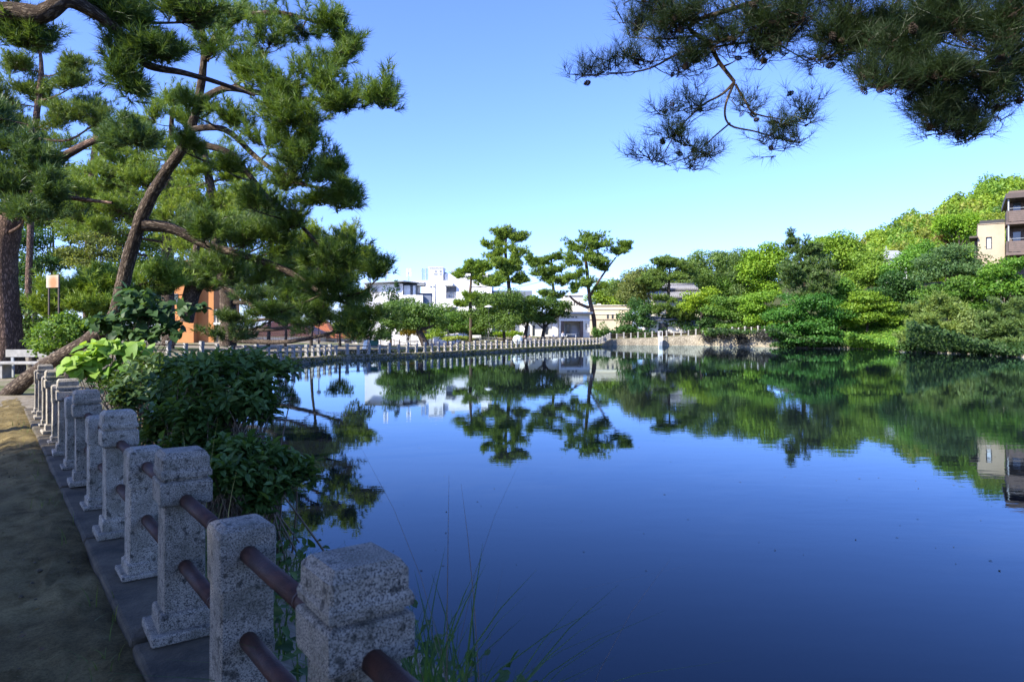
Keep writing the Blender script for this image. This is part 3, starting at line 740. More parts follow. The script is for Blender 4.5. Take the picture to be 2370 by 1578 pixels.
# ------------------------------------------------------------------ buildings
def frame_at(px, d, rz=0.0, z=None, name='building'):
    x = (px - CX) / F_PX * d; return empty(name, (x, d, hz(x, d) if z is None else z), rz)

def wall_open(b, x0, x1, z0, z1, y, th, opens):
    """wall in the xz plane (front at y, going back th) with rectangular openings (x0,x1,z0,z1)"""
    xs = sorted(set([x0, x1] + [v for o in opens for v in o[:2] if x0 < v < x1])); zs = sorted(set([z0, z1] + [v for o in opens for v in o[2:] if z0 < v < z1]))
    for i in range(len(xs) - 1):
        for j in range(len(zs) - 1):
            cx, cz = (xs[i] + xs[i + 1]) / 2, (zs[j] + zs[j + 1]) / 2
            if any(o[0] < cx < o[1] and o[2] < cz < o[3] for o in opens): continue
            b.box(xs[i], xs[i + 1], y, y + th, zs[j], zs[j + 1])

def window(root, x0, x1, z0, z1, y, depth=.15, fm='dark', pm='glass', mull=0, fw=.06):
    """window frame with its pane (facing -y), set back in the opening"""
    b = MB(); yy = y + depth
    b.box(x0, x0 + fw, yy - .05, yy + .05, z0, z1); b.box(x1 - fw, x1, yy - .05, yy + .05, z0, z1)
    b.box(x0 + fw, x1 - fw, yy - .05, yy + .05, z0, z0 + fw); b.box(x0 + fw, x1 - fw, yy - .05, yy + .05, z1 - fw, z1)
    for k in range(mull):
        xm = x0 + (x1 - x0) * (k + 1) / (mull + 1); b.box(xm - fw / 2, xm + fw / 2, yy - .045, yy + .045, z0 + fw, z1 - fw)
    f = b.build('window', M[fm], root)
    MB().box(x0 + fw * .5, x1 - fw * .5, yy + .0, yy + .02, z0 + fw * .5, z1 - fw * .5).build('pane', M[pm], f)
    return f

def white_building():
    D = 128.0; s = D / F_PX; g = -1.0
    X = lambda px: (px - 1050) * s
    Z = lambda py: CAMZ - (py - HY) * s - g
    r = frame_at(1050, D, 0, g); tag(r, 'white modern concrete building with roof box and deep balcony recess', 'building')
    # main block with the balcony recess
    op = [(X(1032), X(1056), Z(690.5), Z(662)), (X(1032), X(1056), Z(728), Z(711))]
    b = MB(); wall_open(b, X(975), X(1138), 0, Z(649), 0, 1.6, op); b.box(X(975), X(1138), 1.6, 14, 0, Z(649.2)); b.build('wall', M['white'], r)
    MB().box(X(992), X(1025), .3, 5, Z(649), Z(619.5)).build('roof_box', M['white'], r)
    MB().box(X(990.5), X(1026), .1, 5.2, Z(619.5), Z(617.8)).build('roof_slab', M['white'], r)
    MB().box(X(1027.5), X(1088), 1.0, 9, Z(649), Z(632)).build('upper_storey', M['white'], r)
    MB().box(X(1025.1), X(1031), 2.4, 8, Z(649), Z(628)).build('stair_tower', M['grey'], r)
    for (a, c, e, f) in ((1004.5, 1010.5, 629, 625), (1016, 1022, 629, 625), (1003.5, 1012, 635.5, 632), (1016, 1022, 635.5, 632)):
        v = MB()
        for q in range(3): v.box(X(a), X(c), .22, .30, Z(e) + (Z(f) - Z(e)) * q / 3, Z(e) + (Z(f) - Z(e)) * (q + .6) / 3)
        v.build('vent', M['grey'], r)
    # canopy over the recess, back wall window and lower door
    MB().box(X(1029), X(1048), -.9, .0, Z(661.5), Z(655)).build('canopy', M['white'], r)
    MB().box(X(1032), X(1056), 1.58, 1.6, Z(675), Z(662)).build('recess_shade', M['bluegrey'], r)  # thin strip painting the overhang's shadow on the recess back wall
    window(r, X(1040), X(1048), Z(690.2), Z(678), 1.2, .2, 'grey', 'curtain', 1)
    MB().box(X(1032), X(1056), 1.45, 1.55, Z(727.9), Z(711)).build('door', M['bluegrey'], r)
    MB().box(X(1028), X(1056.5), -.25, -.003, Z(711), Z(709)).build('ledge', M['white'], r)
    for px in (996, 1003.5): MB().box(X(px) - .12, X(px) + .12, -.2, -.003, Z(663.5), Z(661)).build('wall_lamp', M['grey'], r)
    MB().tube([(X(1007.5), -.06, Z(705)), (X(1007.5), -.06, Z(656))], .05, 6).build('drainpipe', M['grey'], r)
    # louvred plant screens on the roof
    sc = MB()
    for px in (972.5, 982, 990): sc.box(X(px) - .06, X(px) + .06, 2.0, 2.12, Z(649), Z(617.5))
    so = sc.build('plant_screen', M['grey'], r)
    lv = MB().add([(0, 0, 0), (X(990) - X(972.5), 0, .0), (X(990) - X(972.5), .16, .10), (0, .16, .10), (0, 0, .02), (X(990) - X(972.5), 0, .02), (X(990) - X(972.5), .16, .12), (0, .16, .12)],
                  [(0, 3, 2, 1), (4, 5, 6, 7), (0, 1, 5, 4), (3, 7, 6, 2), (0, 4, 7, 3), (1, 2, 6, 5)]).mesh('louvre', M['bluegrey'])
    for k in range(11): link('louvre', lv, so, (X(972.5), 2.12, Z(648) + k * (Z(618.5) - Z(648)) / 11))
    b = MB(); b.box(X(1041), X(1049), 3, 3.2, Z(632), Z(621)); b.box(X(1049), X(1049.8), 3, 3.2, Z(632), Z(620)); b.build('plant_screen', M['grey'], r)
    # right wing, its shade put into the blue grey wall colour
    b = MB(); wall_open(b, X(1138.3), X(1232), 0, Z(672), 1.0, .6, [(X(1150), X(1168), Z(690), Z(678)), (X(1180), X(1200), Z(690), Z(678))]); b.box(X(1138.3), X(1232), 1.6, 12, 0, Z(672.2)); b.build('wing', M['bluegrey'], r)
    for a, c in ((1150, 1168), (1180, 1200)): window(r, X(a), X(c), Z(690), Z(678), 1.0, .3, 'white', 'glass', 1)
    MB().box(X(1112), X(1128), 3, 6, Z(649), Z(629)).build('roof_box', M['white'], r)
    MB().box(X(1128.2), X(1135), 3.5, 6, Z(649), Z(631)).build('water_tank', M['grey'], r)
    MB().tube([(X(1081), 3, Z(632)), (X(1081), 3, Z(602))], .04, 5).tube([(X(1079.5), 3, Z(604)), (X(1082.5), 3, Z(604))], .025, 4).build('aerial', M['grey'], r)
    MB().tube([(X(1121), .9, Z(700)), (X(1121), .9, Z(664))], .07, 6).build('drainpipe', M['white'], r)
white_building()

def glass_wing():
    D = 112.0; s = D / F_PX; g = -.8
    X = lambda px: (px - 915) * s
    Z = lambda py: CAMZ - (py - HY) * s - g
    r = frame_at(915, D, R(4), g); tag(r, 'white pavilion with corner glazing and thin grey roof left of the big white building', 'building')
    op = [(X(916), X(931), Z(682.5), Z(660))]
    b = MB(); wall_open(b, X(845), X(932), 0, Z(657), 0, .3, op); b.box(X(845), X(931.8), 1.8, 9, 0, Z(657)); b.build('wall', M['white'], r)
    window(r, X(916), X(931), Z(682.5), Z(660), 0, .18, 'white', 'curtain', 1, .1)
    MB().box(X(932), X(965), .35, 8, 0, Z(683.5)).build('plinth_wall', M['white'], r)
    # glazed corner
    f = MB()
    for px in (932.6, 950, 953.5, 964.5): f.box(X(px) - .06, X(px) + .06, .40, .52, Z(683.5), Z(659))
    f.box(X(932.6), X(964.5), .40, .52, Z(684), Z(682.5)); f.box(X(932.6), X(964.5), .40, .52, Z(660.5), Z(658.5))
    fo = f.build('window', M['dark'], r)
    for a, c in ((933, 950), (953.5, 961), (961.3, 964)): MB().box(X(a), X(c), .46, .48, Z(683), Z(660)).build('pane', M['curtain' if a < 960 else 'glass'], fo)
    MB().box(X(931), X(966), .55, 7.8, Z(683.5), Z(657.5)).build('room', M['grey'], r)
    # roofs
    rf = MB(); rf.add([(X(843), -1.0, Z(657.5)), (X(935), -1.0, Z(652)), (X(968), .2, Z(655)), (X(968), 9, Z(655)), (X(843), 9, Z(655)),
                       (X(843), -1.0, Z(655.5)), (X(935), -1.0, Z(650)), (X(968), .2, Z(652.5)), (X(968), 9, Z(652.5)), (X(843), 9, Z(652.5))],
                      [(4, 3, 2, 1, 0), (5, 6, 7, 8, 9), (0, 1, 6, 5), (1, 2, 7, 6), (2, 3, 8, 7), (3, 4, 9, 8), (4, 0, 5, 9)]); rf.build('roof', M['grey'], r)
    MB().box(X(918), X(980), 2.2, 9, Z(652.2), Z(648.2)).build('upper_roof', M['white'], r)
    MB().box(X(966), X(982), -.4, 4, Z(660), Z(657.5)).build('awning', M['grey'], r)
    MB().box(X(920), X(980), -2.2, -.5, 0, Z(684.2)).build('terrace_wall', M['white'], r)
    MB().box(X(980.3), X(998), -1.6, 3, 0, Z(684.5)).build('terrace_side', M['bluegrey'], r)
    MB().box(X(966.5), X(997.5), 3.2, 5, Z(684.5), Z(676)).build('terrace_screen', M['bluegrey'], r)
    for px, t, h in ((946, 620, 645), (893, 611, 652)):
        m = empty('roof_mast', (0, 0, 0))
        base = P(px, 650, 116); m.location = tuple(base); tag(m, 'white phone mast with antenna boxes on the roof, ' + ('nearer the louvred screen' if px > 920 else 'beside the dark pine branch'), 'mast', 'roof masts')
        k = 116 / F_PX; hh = (650 - t) * k
        MB().tube([(0, 0, 0), (0, 0, hh)], .07, 6).build('pole', M['grey'], m)
        for q, (dx, w_) in enumerate(((-.28, .2), (.28, .22))):
            MB().box(dx - w_ / 2, dx + w_ / 2, -.1, .1, hh * .35, hh * .95).build('antenna', M['white'], m)
        MB().box(-.3, .3, -.05, .05, hh * .55, hh * .62).build('bracket', M['dark'], m)
glass_wing()

def pool_house():
    D = 112.0; s = D / F_PX; x0 = (1300 - CX) / F_PX * D; g = .55
    X = lambda px: (px - 1300) * s
    Z = lambda py: CAMZ - (py - HY) * s - g
    r = empty('park_house', (x0, D, g)); tag(r, 'small cream flat roofed park house with porch behind the waterside fence', 'building')
    Zt = Z(727); y_back = 7.0
    # left wing lit by the sun: front wall with pale pilasters
    b = MB(); wall_open(b, X(1204), X(1292), 0, Zt, 0, .3, [(X(1232), X(1239), Z(778), Z(752)), (X(1262), X(1270), Z(775), Z(755))]); b.box(X(1204), X(1292), .9, y_back, 0, Zt); b.build('wall', M['offwhite'], r)
    for a, c in ((1232, 1239), (1262, 1270)): window(r, X(a), X(c), Z(778 if a < 1250 else 775), Z(752 if a < 1250 else 755), 0, .2, 'grey', 'glass', 0)
    for a, c in ((1206, 1220), (1278, 1291)): MB().box(X(a), X(c), -.35, -.003, 0, Z(748)).build('pilaster', M['white'], r)
    # porch on the right
    b = MB(); b.box(X(1292.3), X(1297), -1.2, y_back, 0, Zt); b.box(X(1297), X(1360), 1.6, y_back, 0, Zt); b.build('porch_wall', M['offwhite'], r)
    for a, c in ((1297, 1304), (1341, 1348)): MB().box(X(a), X(c), -1.15, -.5, 0, Z(743)).build('porch_column', M['brown_wall'], r)
    b = MB(); wall_open(b, X(1348.3), X(1363), 0, Z(733), -1.2, .5, [(X(1353.5), X(1356), Z(763), Z(749))]); b.box(X(1360), X(1363), -.7, y_back, 0, Z(733)); b.build('end_wall', M['offwhite'], r)
    window(r, X(1353.5), X(1356), Z(763), Z(749), -1.2, .25, 'dark', 'glass', 0, .04)
    MB().box(X(1292.3), X(1364), -1.3, 1.6, Z(743), Z(739)).build('porch_lintel', M['white'], r)
    MB().box(X(1297), X(1363.2), -1.18, -.8, Z(738.9), Zt).build('parapet', M['offwhite'], r)
    for a, c in ((1311, 1317), (1322, 1327), (1330, 1334)): window(r, X(a), X(c), Z(735.5), Z(732.5), -1.24, .0, 'dark', 'glass', 0, .03)
    d = MB().box(X(1311), X(1322), 1.5, 1.59, 0, Z(750)).build('door', M['grey'], r)
    MB().box(X(1313), X(1320), 1.45, 1.49, Z(770), Z(752)).build('door_pane', M['glass'], d)
    MB().box(X(1326), X(1338), 1.5, 1.58, Z(781), Z(752)).build('shutter', M['white'], r)
    MB().box(X(1201), X(1369), -2.0, y_back + .4, Zt, Zt + .32).build('roof', M['grey'], r)
    # table with its chairs outside the porch
pool_house()

def beige_house():
    D = 128.0; s = D / F_PX; x0 = (1405 - CX) / F_PX * D; g = .9
    X = lambda px: (px - 1405) * s
    Z = lambda py: CAMZ - (py - HY) * s - g
    r = empty('beige_house', (x0, D, g), R(-6)); tag(r, 'beige two storey house with banded parapet and three small windows', 'house')
    op = [(X(1404.5), X(1409.5), Z(738), Z(729)), (X(1415.5), X(1420.5), Z(738), Z(729)), (X(1425.5), X(1429.5), Z(738), Z(729)), (X(1425), X(1452), 0, Z(757))]
    b = MB(); wall_open(b, X(1360), X(1462), 0, Z(707.5), 0, .35, op); b.box(X(1360), X(1462), 1.8, 10, 0, Z(707.5)); b.build('wall', M['beige'], r)
    for o in op[:3]: window(r, *o[:2], o[2], o[3], 0, .22, 'dark', 'glass', 0, .05)
    for py in (716, 727, 740): MB().box(X(1359), X(1463), -.14, -.003, Z(py), Z(py) + .16).build('moulding', M['offwhite' if py < 730 else 'tan'], r)
    MB().box(X(1359), X(1463), -.2, 10.2, Z(707.4), Z(705.8)).build('coping', M['offwhite'], r)
    MB().box(X(1424), X(1453), -1.0, -.003, Z(757), Z(754.5)).build('porch_canopy', M['beige'], r)
    MB().box(X(1426), X(1451), 1.2, 1.3, 0, Z(757.2)).build('garage_door', M['brown_wall'], r)
    MB().box(X(1382), X(1391), .5, 2, Z(705.8), Z(702.5)).build('chimney', M['offwhite'], r)
beige_house()

def white_backhouse():
    D = 150.0; s = D / F_PX; x0 = (1325 - CX) / F_PX * D; g = 0
    X = lambda px: (px - 1325) * s
    Z = lambda py: CAMZ - (py - HY) * s - g
    r = empty('apartment_block', (x0, D, g)); tag(r, 'white flats with small windows seen between pine trunks above the park house roof', 'building')
    op = [(X(1322 + k * 6), X(1325 + k * 6), Z(708), Z(698)) for k in range(4)]
    b = MB(); wall_open(b, X(1306), X(1350), 0, Z(684), 0, .4, op); b.box(X(1306), X(1350), .9, 9, 0, Z(684)); b.build('wall', M['offwhite'], r)
    for o in op: window(r, *o, 0, .25, 'grey', 'glass', 0, .06)
    MB().box(X(1305), X(1351), -.3, 9.2, Z(684), Z(682.5)).build('roof', M['white'], r)
white_backhouse()

def hip_roof(b, x0, x1, y0, y1, z0, z1, inset):
    b.add([(x0, y0, z0), (x1, y0, z0), (x1, y1, z0), (x0, y1, z0), (x0 + inset, (y0 + y1) / 2, z1), (x1 - inset, (y0 + y1) / 2, z1)],
          [(3, 2, 1, 0), (0, 1, 5, 4), (2, 3, 4, 5), (1, 2, 5), (3, 0, 4)])

def tile_house():
    D = 116.0; s = D / F_PX; x0 = (1565 - CX) / F_PX * D; g = 1.9
    X = lambda px: (px - 1565) * s
    Z = lambda py: CAMZ - (py - HY) * s - g
    r = empty('tiled_house', (x0, D, g)); tag(r, 'old house with two tiers of grey ribbed roof tiles half hidden by trees', 'house')
    b = MB(); wall_open(b, X(1508), X(1622), 0, Z(688), 0, .3, [(X(1560), X(1590), Z(700), Z(691)), (X(1525), X(1545), Z(745), Z(728))]); b.box(X(1508), X(1622), .8, 8, 0, Z(688)); b.build('wall', M['offwhite'], r)
    window(r, X(1560), X(1590), Z(700), Z(691), 0, .2, 'dark', 'glass', 2); window(r, X(1525), X(1545), Z(745), Z(728), 0, .2, 'dark', 'glass', 1)
    def ribbed(xa, xb, ya, za, yb, zb):
        o = MB().add([(xa, ya, za), (xb, ya, za), (xb, yb, zb), (xa, yb, zb), (xa, ya, za - .2), (xb, ya, za - .2), (xb, yb, zb - .2), (xa, yb, zb - .2)],
                     [(0, 1, 2, 3), (7, 6, 5, 4), (0, 4, 5, 1), (1, 5, 6, 2), (2, 6, 7, 3), (3, 7, 4, 0)]).build('roof', M['grey_tile'], r)
        n = int((xb - xa) / .32); g_ = MB()
        for k in range(n + 1):
            x = xa + (xb - xa) * k / n; g_.tube([(x, ya - .03, za + .03), (x, yb, zb + .03)], .08, 5)
        q = g_.build('tile_ribs', M['grey_tile'], o); tag(q, kind='stuff')
        MB().tube([(xa - .1, yb, zb + .1), (xb + .1, yb, zb + .1)], .17, 8).build('ridge', M['grey_tile'], o)
    ribbed(X(1500), X(1628), -1.2, Z(687), 2.2, Z(671)); ribbed(X(1540), X(1622), 1.6, Z(667), 4.8, Z(655))
    MB().box(X(1542), X(1620), 2.4, 7, Z(675), Z(667)).build('upper_wall', M['brown_dark'], r)
tile_house()
def shed():
    D = 106.0; s = D / F_PX; x0 = (1600 - CX) / F_PX * D; z0 = CAMZ - (770 - HY) * s
    r = empty('garden_shed', (x0, D, z0)); tag(r, 'low white walled shed with blue grey front behind the waterside fence', 'shed')
    MB().box(-6.5, -1.2, 0, 3, 0, 1.9).build('wall', M['offwhite'], r)
    MB().box(-1.2, 1.1, -.2, 3, 0, 2.0).build('front', M['bluegrey'], r)
    MB().add([(-6.8, -.5, 1.9), (1.4, -.5, 2.0), (1.4, 3.3, 2.5), (-6.8, 3.3, 2.5), (-6.8, -.5, 2.02), (1.4, -.5, 2.12), (1.4, 3.3, 2.62), (-6.8, 3.3, 2.62)], [(3, 2, 1, 0), (4, 5, 6, 7), (0, 1, 5, 4), (1, 2, 6, 5), (2, 3, 7, 6), (3, 0, 4, 7)]).build('roof', M['grey_tile'], r)
    MB().box(-5, -3.6, -.05, -.003, 0, 1.5).build('door', M['dark'], r)
shed()

def hill_flats():
    D = 84.0; s = D / F_PX; x0 = (2300 - CX) / F_PX * D; g = 5.5
    X = lambda px: (px - 2300) * s * .83
    Z = lambda py: CAMZ - (py - HY) * s - g
    r = empty('hillside_flats', (x0, D, g), R(-33)); tag(r, 'tan and brown flats with slatted balconies standing above the right bank', 'building')
    op = [(X(2282), X(2296), Z(576), Z(548)), (X(2282), X(2296), Z(635), Z(613))]
    b = MB(); wall_open(b, X(2263), X(2325), 0, Z(518), 0, .4, op); b.box(X(2263), X(2325), 1.0, 7, 0, Z(518)); b.build('wall', M['tan'], r)
    for o in op: window(r, *o, 0, .25, 'dark', 'curtain', 0, .1)
    MB().box(X(2262), X(2326), -.1, 7.1, Z(518), Z(516.8)).build('coping', M['tan'], r)
    MB().box(X(2243), X(2262.7), -.6, 4, Z(549), Z(545)).build('side_canopy', M['brown_dark'], r)
    MB().box(X(2256), X(2262.7), 1.5, 6, 0, Z(549.3)).build('side_wall', M['brown_wall'], r)
    hb = leaf_box('hedge_strip', X(2270), X(2352), 2.2, 4.2, Z(515), Z(488), .22, 77, (.16, .21, .03)); hb.parent = r; tag(hb, kind='stuff')
    MB().box(X(2268), X(2326), 1.6, 1.75, Z(516.5), Z(505)).build('terrace_rail', M['dark'], r)
    # brown block with two balconies
    b = MB(); b.box(X(2336), X(2440), 1.2, 9, 0, Z(452)); b.build('rear_wall', M['brown_wall'], r)
    MB().box(X(2325), X(2440), -2.4, 9, Z(469), Z(458)).build('roof', M['brown_dark'], r)
    MB().box(X(2332), X(2440), -2.0, 8, Z(458), Z(452)).build('roof_edge', M['brown_wall'], r)
    for zt, zb, zf in ((496, 522, 527), (564, 590, 596)):
        sl = MB().box(X(2326), X(2440), -2.2, 1.2, Z(zf), Z(zb)).build('balcony_floor', M['brown_wall'], r)
        for k in range(6):
            z = Z(zb) + .08 + k * (Z(zt) - Z(zb) - .1) / 6; hh = (Z(zt) - Z(zb)) / 6 - .03
            MB().box(X(2332), X(2440), -2.15, -2.08, z, z + hh).build('slat', M['brown_wall'], sl)
        MB().box(X(2326.5), X(2331.5), -2.1, 1.1, Z(zb), Z(zt)).build('side_panel', M['brown_dark'], sl)
        MB().tube([(X(2332), -2.1, Z(zt) + .25), (X(2440), -2.1, Z(zt) + .25)], .03, 6).build('handrail', M['grey'], sl)
        MB().box(X(2345), X(2362), 1.1, 1.19, Z(zb), Z(zt - 26)).build('balcony_door', M['glass'], r)
    for z0, z1 in ((496, 469), (564, 527)): MB().box(X(2330), X(2333), -2.0, -1.7, Z(z0), Z(z1)).build('post', M['grey'], r)
def leaf_box(name, x0, x1, y0, y1, z0, z1, leaf, seed, color):
    rng = np.random.default_rng(seed); n = int(((x1 - x0) * (z1 - z0) * 2 + (x1 - x0) * (y1 - y0)) / leaf ** 2 * 2.2)
    p = np.column_stack([rng.uniform(x0, x1, n), rng.uniform(y0, y1, n), rng.uniform(z0, z1, n)])
    f = rng.random(n); p[f < .45, 1] = y0 + rng.normal(0, .05, (f < .45).sum()); p[f > .7, 2] = z1 + rng.normal(0, .06, (f > .7).sum())
    no = unit(rng.normal(size=(n, 3)) + np.array([0, -.4, .6])); ax = unit(np.cross(no, rng.normal(size=(n, 3))))
    V, F, T = leaf_faces(p, ax, no, leaf, leaf * .7, rng)
    o = link(name, np_mesh(name, V, F, M['leaf'], T)); o.color = (*color, 1); return o
hill_flats()
def grey_roof_house():
    D = 118.0; s = D / F_PX; x0 = (2080 - CX) / F_PX * D; g = 10.0
    Z = lambda py: CAMZ - (py - HY) * s - g
    r = empty('grey_roof_house', (x0, D, g)); tag(r, 'small house on the hill showing only its grey roof between trees', 'house')
    MB().box(-1.3, 1.4, 0, 4, 0, Z(597)).build('wall', M['white'], r)
    b = MB(); b.add([(-1.6, -.5, Z(599)), (1.7, -.5, Z(599)), (1.0, 2, Z(577)), (-1.1, 2, Z(577)), (-1.6, 4.5, Z(599)), (1.7, 4.5, Z(599))], [(0, 1, 2, 3), (5, 4, 3, 2), (1, 5, 2), (4, 0, 3), (0, 4, 5, 1)]); b.build('roof', M['grey'], r)
    MB().tube([(-1.6, 1, Z(600)), (-1.6, 1, Z(568))], .05, 5).box(-1.95, -1.3, .95, 1.05, Z(576), Z(575)).build('aerial', M['grey'], r)
grey_roof_house()

def orange_building():
    D = 74.0; s = D / F_PX; x0 = (450 - CX) / F_PX * D; g = -1.0
    X = lambda px: (px - 450) * s
    Z = lambda py: CAMZ - (py - HY) * s - g
    r = empty('orange_building', (x0, D, g), R(0)); tag(r, 'orange rendered building with red upper band seen under pine branches', 'building')
    MB().box(X(398), X(448), 0, 8, 0, Z(640)).build('wall', M['orange'], r)
    MB().box(X(448.2), X(486), .9, 8, 0, Z(640)).build('side_wing', M['orange'], r)
    MB().box(X(398), X(452), .4, 8, Z(640), Z(606)).build('upper_wall', M['orange_roof'], r)
    b = MB(); hip_roof(b, X(394), X(456), -.2, 8.6, Z(606), Z(590), 1.2); b.build('roof', M['orange_roof'], r)
    MB().box(X(486.3), X(512), 1.2, 7, 0, Z(727)).build('annex', M['tan'], r)
    MB().box(X(485), X(513), .9, 7.2, Z(751.5), Z(746)).build('white_band', M['white'], r)
    MB().box(X(486.4), X(491.5), 1.05, 1.19, Z(746), Z(715)).build('corner_strip', M['offwhite'], r)
    MB().box(X(403), X(412), -.06, -.003, Z(700), Z(680)).build('window', M['glass'], r)
orange_building()

def roof_house(px0, px1, D, pe, pr, mat, label, inset, seed, name='low_house', ribs=0):
    s = D / F_PX; x0 = ((px0 + px1) / 2 - CX) / F_PX * D; g = -3.6; hw = (px1 - px0) / 2 * s
    Z = lambda py: CAMZ - (py - HY) * s - g
    r = empty(name, (x0, D, g)); tag(r, label, 'house')
    MB().box(-hw * .92, hw * .92, .5, 8, 0, Z(pe)).build('wall', M['offwhite'], r)
    b = MB(); hip_roof(b, -hw, hw, 0, 8.6, Z(pe), Z(pr), inset); rf = b.build('roof', M[mat], r)
    if ribs:
        g_ = MB(); sl = (Z(pr) - Z(pe)) / 4.3
        for k in range(ribs):
            x = -hw + 2 * hw * (k + .5) / ribs; yy = min(4.2, 4.3 * (hw - abs(x)) / inset)
            if yy > .3: g_.tube([(x, .0, Z(pe) + .03), (x, yy, Z(pe) + .03 + sl * yy)], .045, 4)
        tag(g_.build('roof_seams', M[mat], rf), kind='stuff')
    for k in (-.5, .4): window(r, hw * k - .5, hw * k + .5, Z(pe) - 1.6, Z(pe) - .4, .35, .05, 'dark', 'glass', 1)
roof_house(556, 735, 98, 778, 737, 'brown_roof', 'house with dark red brown hipped metal roof behind the bar railing', 4.0, 1, ribs=44)
roof_house(690, 765, 112, 766, 738, 'orange_roof', 'house with orange tiled roof right of the dark brown roof', 2.2, 2, ribs=20)
roof_house(742, 830, 104, 782, 755, 'orange_roof', 'lowest orange tiled roof beside the small tree trunk', 2.2, 3, ribs=24)

# ------------------------------------------------------------------ small things of the promenade
def bar_railing(px0, D0, px1, D1, label):
    a = P(px0, 0, D0)[:2]; b = P(px1, 0, D1)[:2]; za, zb = hz(*a), hz(*b); L = np.linalg.norm(b - a); n = int(L / .17)
    root = empty('bar_railing', (a[0], a[1], za)); tag(root, label, 'railing')
    ang = math.atan2(b[1] - a[1], b[0] - a[0]); bar = MB().box(-.018, .018, -.018, .018, .12, 1.12).mesh('bar', M['wood_brown'])
    post = MB().box(-.04, .04, -.04, .04, 0, 1.2).mesh('post', M['wood_brown'])
    for k in range(n + 1):
        t = k / n; p = (b - a) * t; z = (zb - za) * t
        link('post' if k % 12 == 0 else 'bar', post if k % 12 == 0 else bar, root, (p[0], p[1], z), ang)
    for z in (.14, 1.1):
        r_ = MB().box(0, L, -.025, .025, z - .025, z + .025).build('rail', M['wood_brown'], root); r_.rotation_euler = (0, -math.atan2(zb - za, L), ang)
M['wood_brown'] = simple_mat('brown railing paint', (0.17, 0.10, 0.06), scale=4, rough=0.6)
bar_railing(560, 76, 738, 79, 'brown bar railing in front of the dark brown roof')
bar_railing(741, 79, 860, 83, 'brown bar railing between the lamp post and the leaning pine limbs')
bar_railing(880, 84, 966, 88, 'tan bar railing left of the leaning cherry trunk')

def bench(px, D, rz, label, mat='wood_bench'):
    x = (px - CX) / F_PX * D; r = empty('park_bench', (x, D, hz(x, D)), rz); tag(r, label, 'bench', 'park benches')
    for k in range(3): MB().box(-.8, .8, -.22 + k * .15, -.09 + k * .15, .40, .44).build('seat_slat', M[mat], r)
    for s in (-.6, .6): MB().box(s - .05, s + .05, -.2, .2, 0, .40).build('leg', M['grey'], r)
    for k in range(2): MB().box(-.8, .8, .24, .28, .52 + k * .16, .64 + k * .16).build('back_slat', M[mat], r)
    for s in (-.62, .62): MB().box(s - .03, s + .03, .22, .239, .38, .82).build('back_post', M['grey'], r)
bench(1100, 95, .1, 'pale park bench under the rounded cherry trees', 'white'); bench(955, 84, .3, 'weathered grey park bench left of the leaning cherry trunk')

def lamp():
    D = 90.0; x = (1131 - CX) / F_PX * D; g = hz(x, D); r = empty('park_lamp', (x, D, g)); tag(r, 'park lamp with flat white mushroom shade among the cherry leaves', 'lamp')
    h = CAMZ - (706 - HY) * D / F_PX - g
    MB().lathe([(.10, 0), (.10, .3), (.05, .35), (.04, h - .35)], 10).build('pole', M['dark'], r)
    MB().lathe([(.0, h), (.12, h - .02), (.55, h - .22), (.56, h - .26), (.1, h - .24)], 16).build('shade', M['white'], r)
    MB().lathe([(.10, h - .24), (.16, h - .32), (.13, h - .45), (.0, h - .5)], 12).build('globe', M['sheet'], r)
    D = 72.0; x = (738 - CX) / F_PX * D; g = hz(x, D); r = empty('lamp_post', (x, D, g)); tag(r, 'thin black lamp post behind the far fence under pine limbs', 'lamp'); h = 3.1
    MB().lathe([(.09, 0), (.09, .5), (.05, .55), (.045, h)], 10).build('pole', M['black'], r)
    MB().lathe([(.05, h), (.2, h + .05), (.24, h + .35), (.1, h + .5), (0, h + .52)], 12).build('lantern', M['sheet'], r)
lamp()

def bollard(px, D, label):
    x = (px - CX) / F_PX * D; r = empty('bollard', (x, D, hz(x, D))); tag(r, label, 'bollard', 'dark bollards on the promenade')
    MB().lathe([(.07, 0), (.07, .7), (.05, .78), (0, .8)], 10).build('shaft', M['brown_dark'], r); MB().lathe([(.075, .6), (.075, .66)], 10).build('band', M['grey'], r)
for px, D, t in ((990, 86, 'leftmost dark bollard just right of the leaning cherry trunk'), (997, 86, 'middle dark bollard right of the leaning cherry trunk'), (1004, 86, 'right dark bollard of the three by the leaning cherry trunk'),
                 (925, 80, 'dark bollard standing alone behind the far fence left of the bench')): bollard(px, D, t)

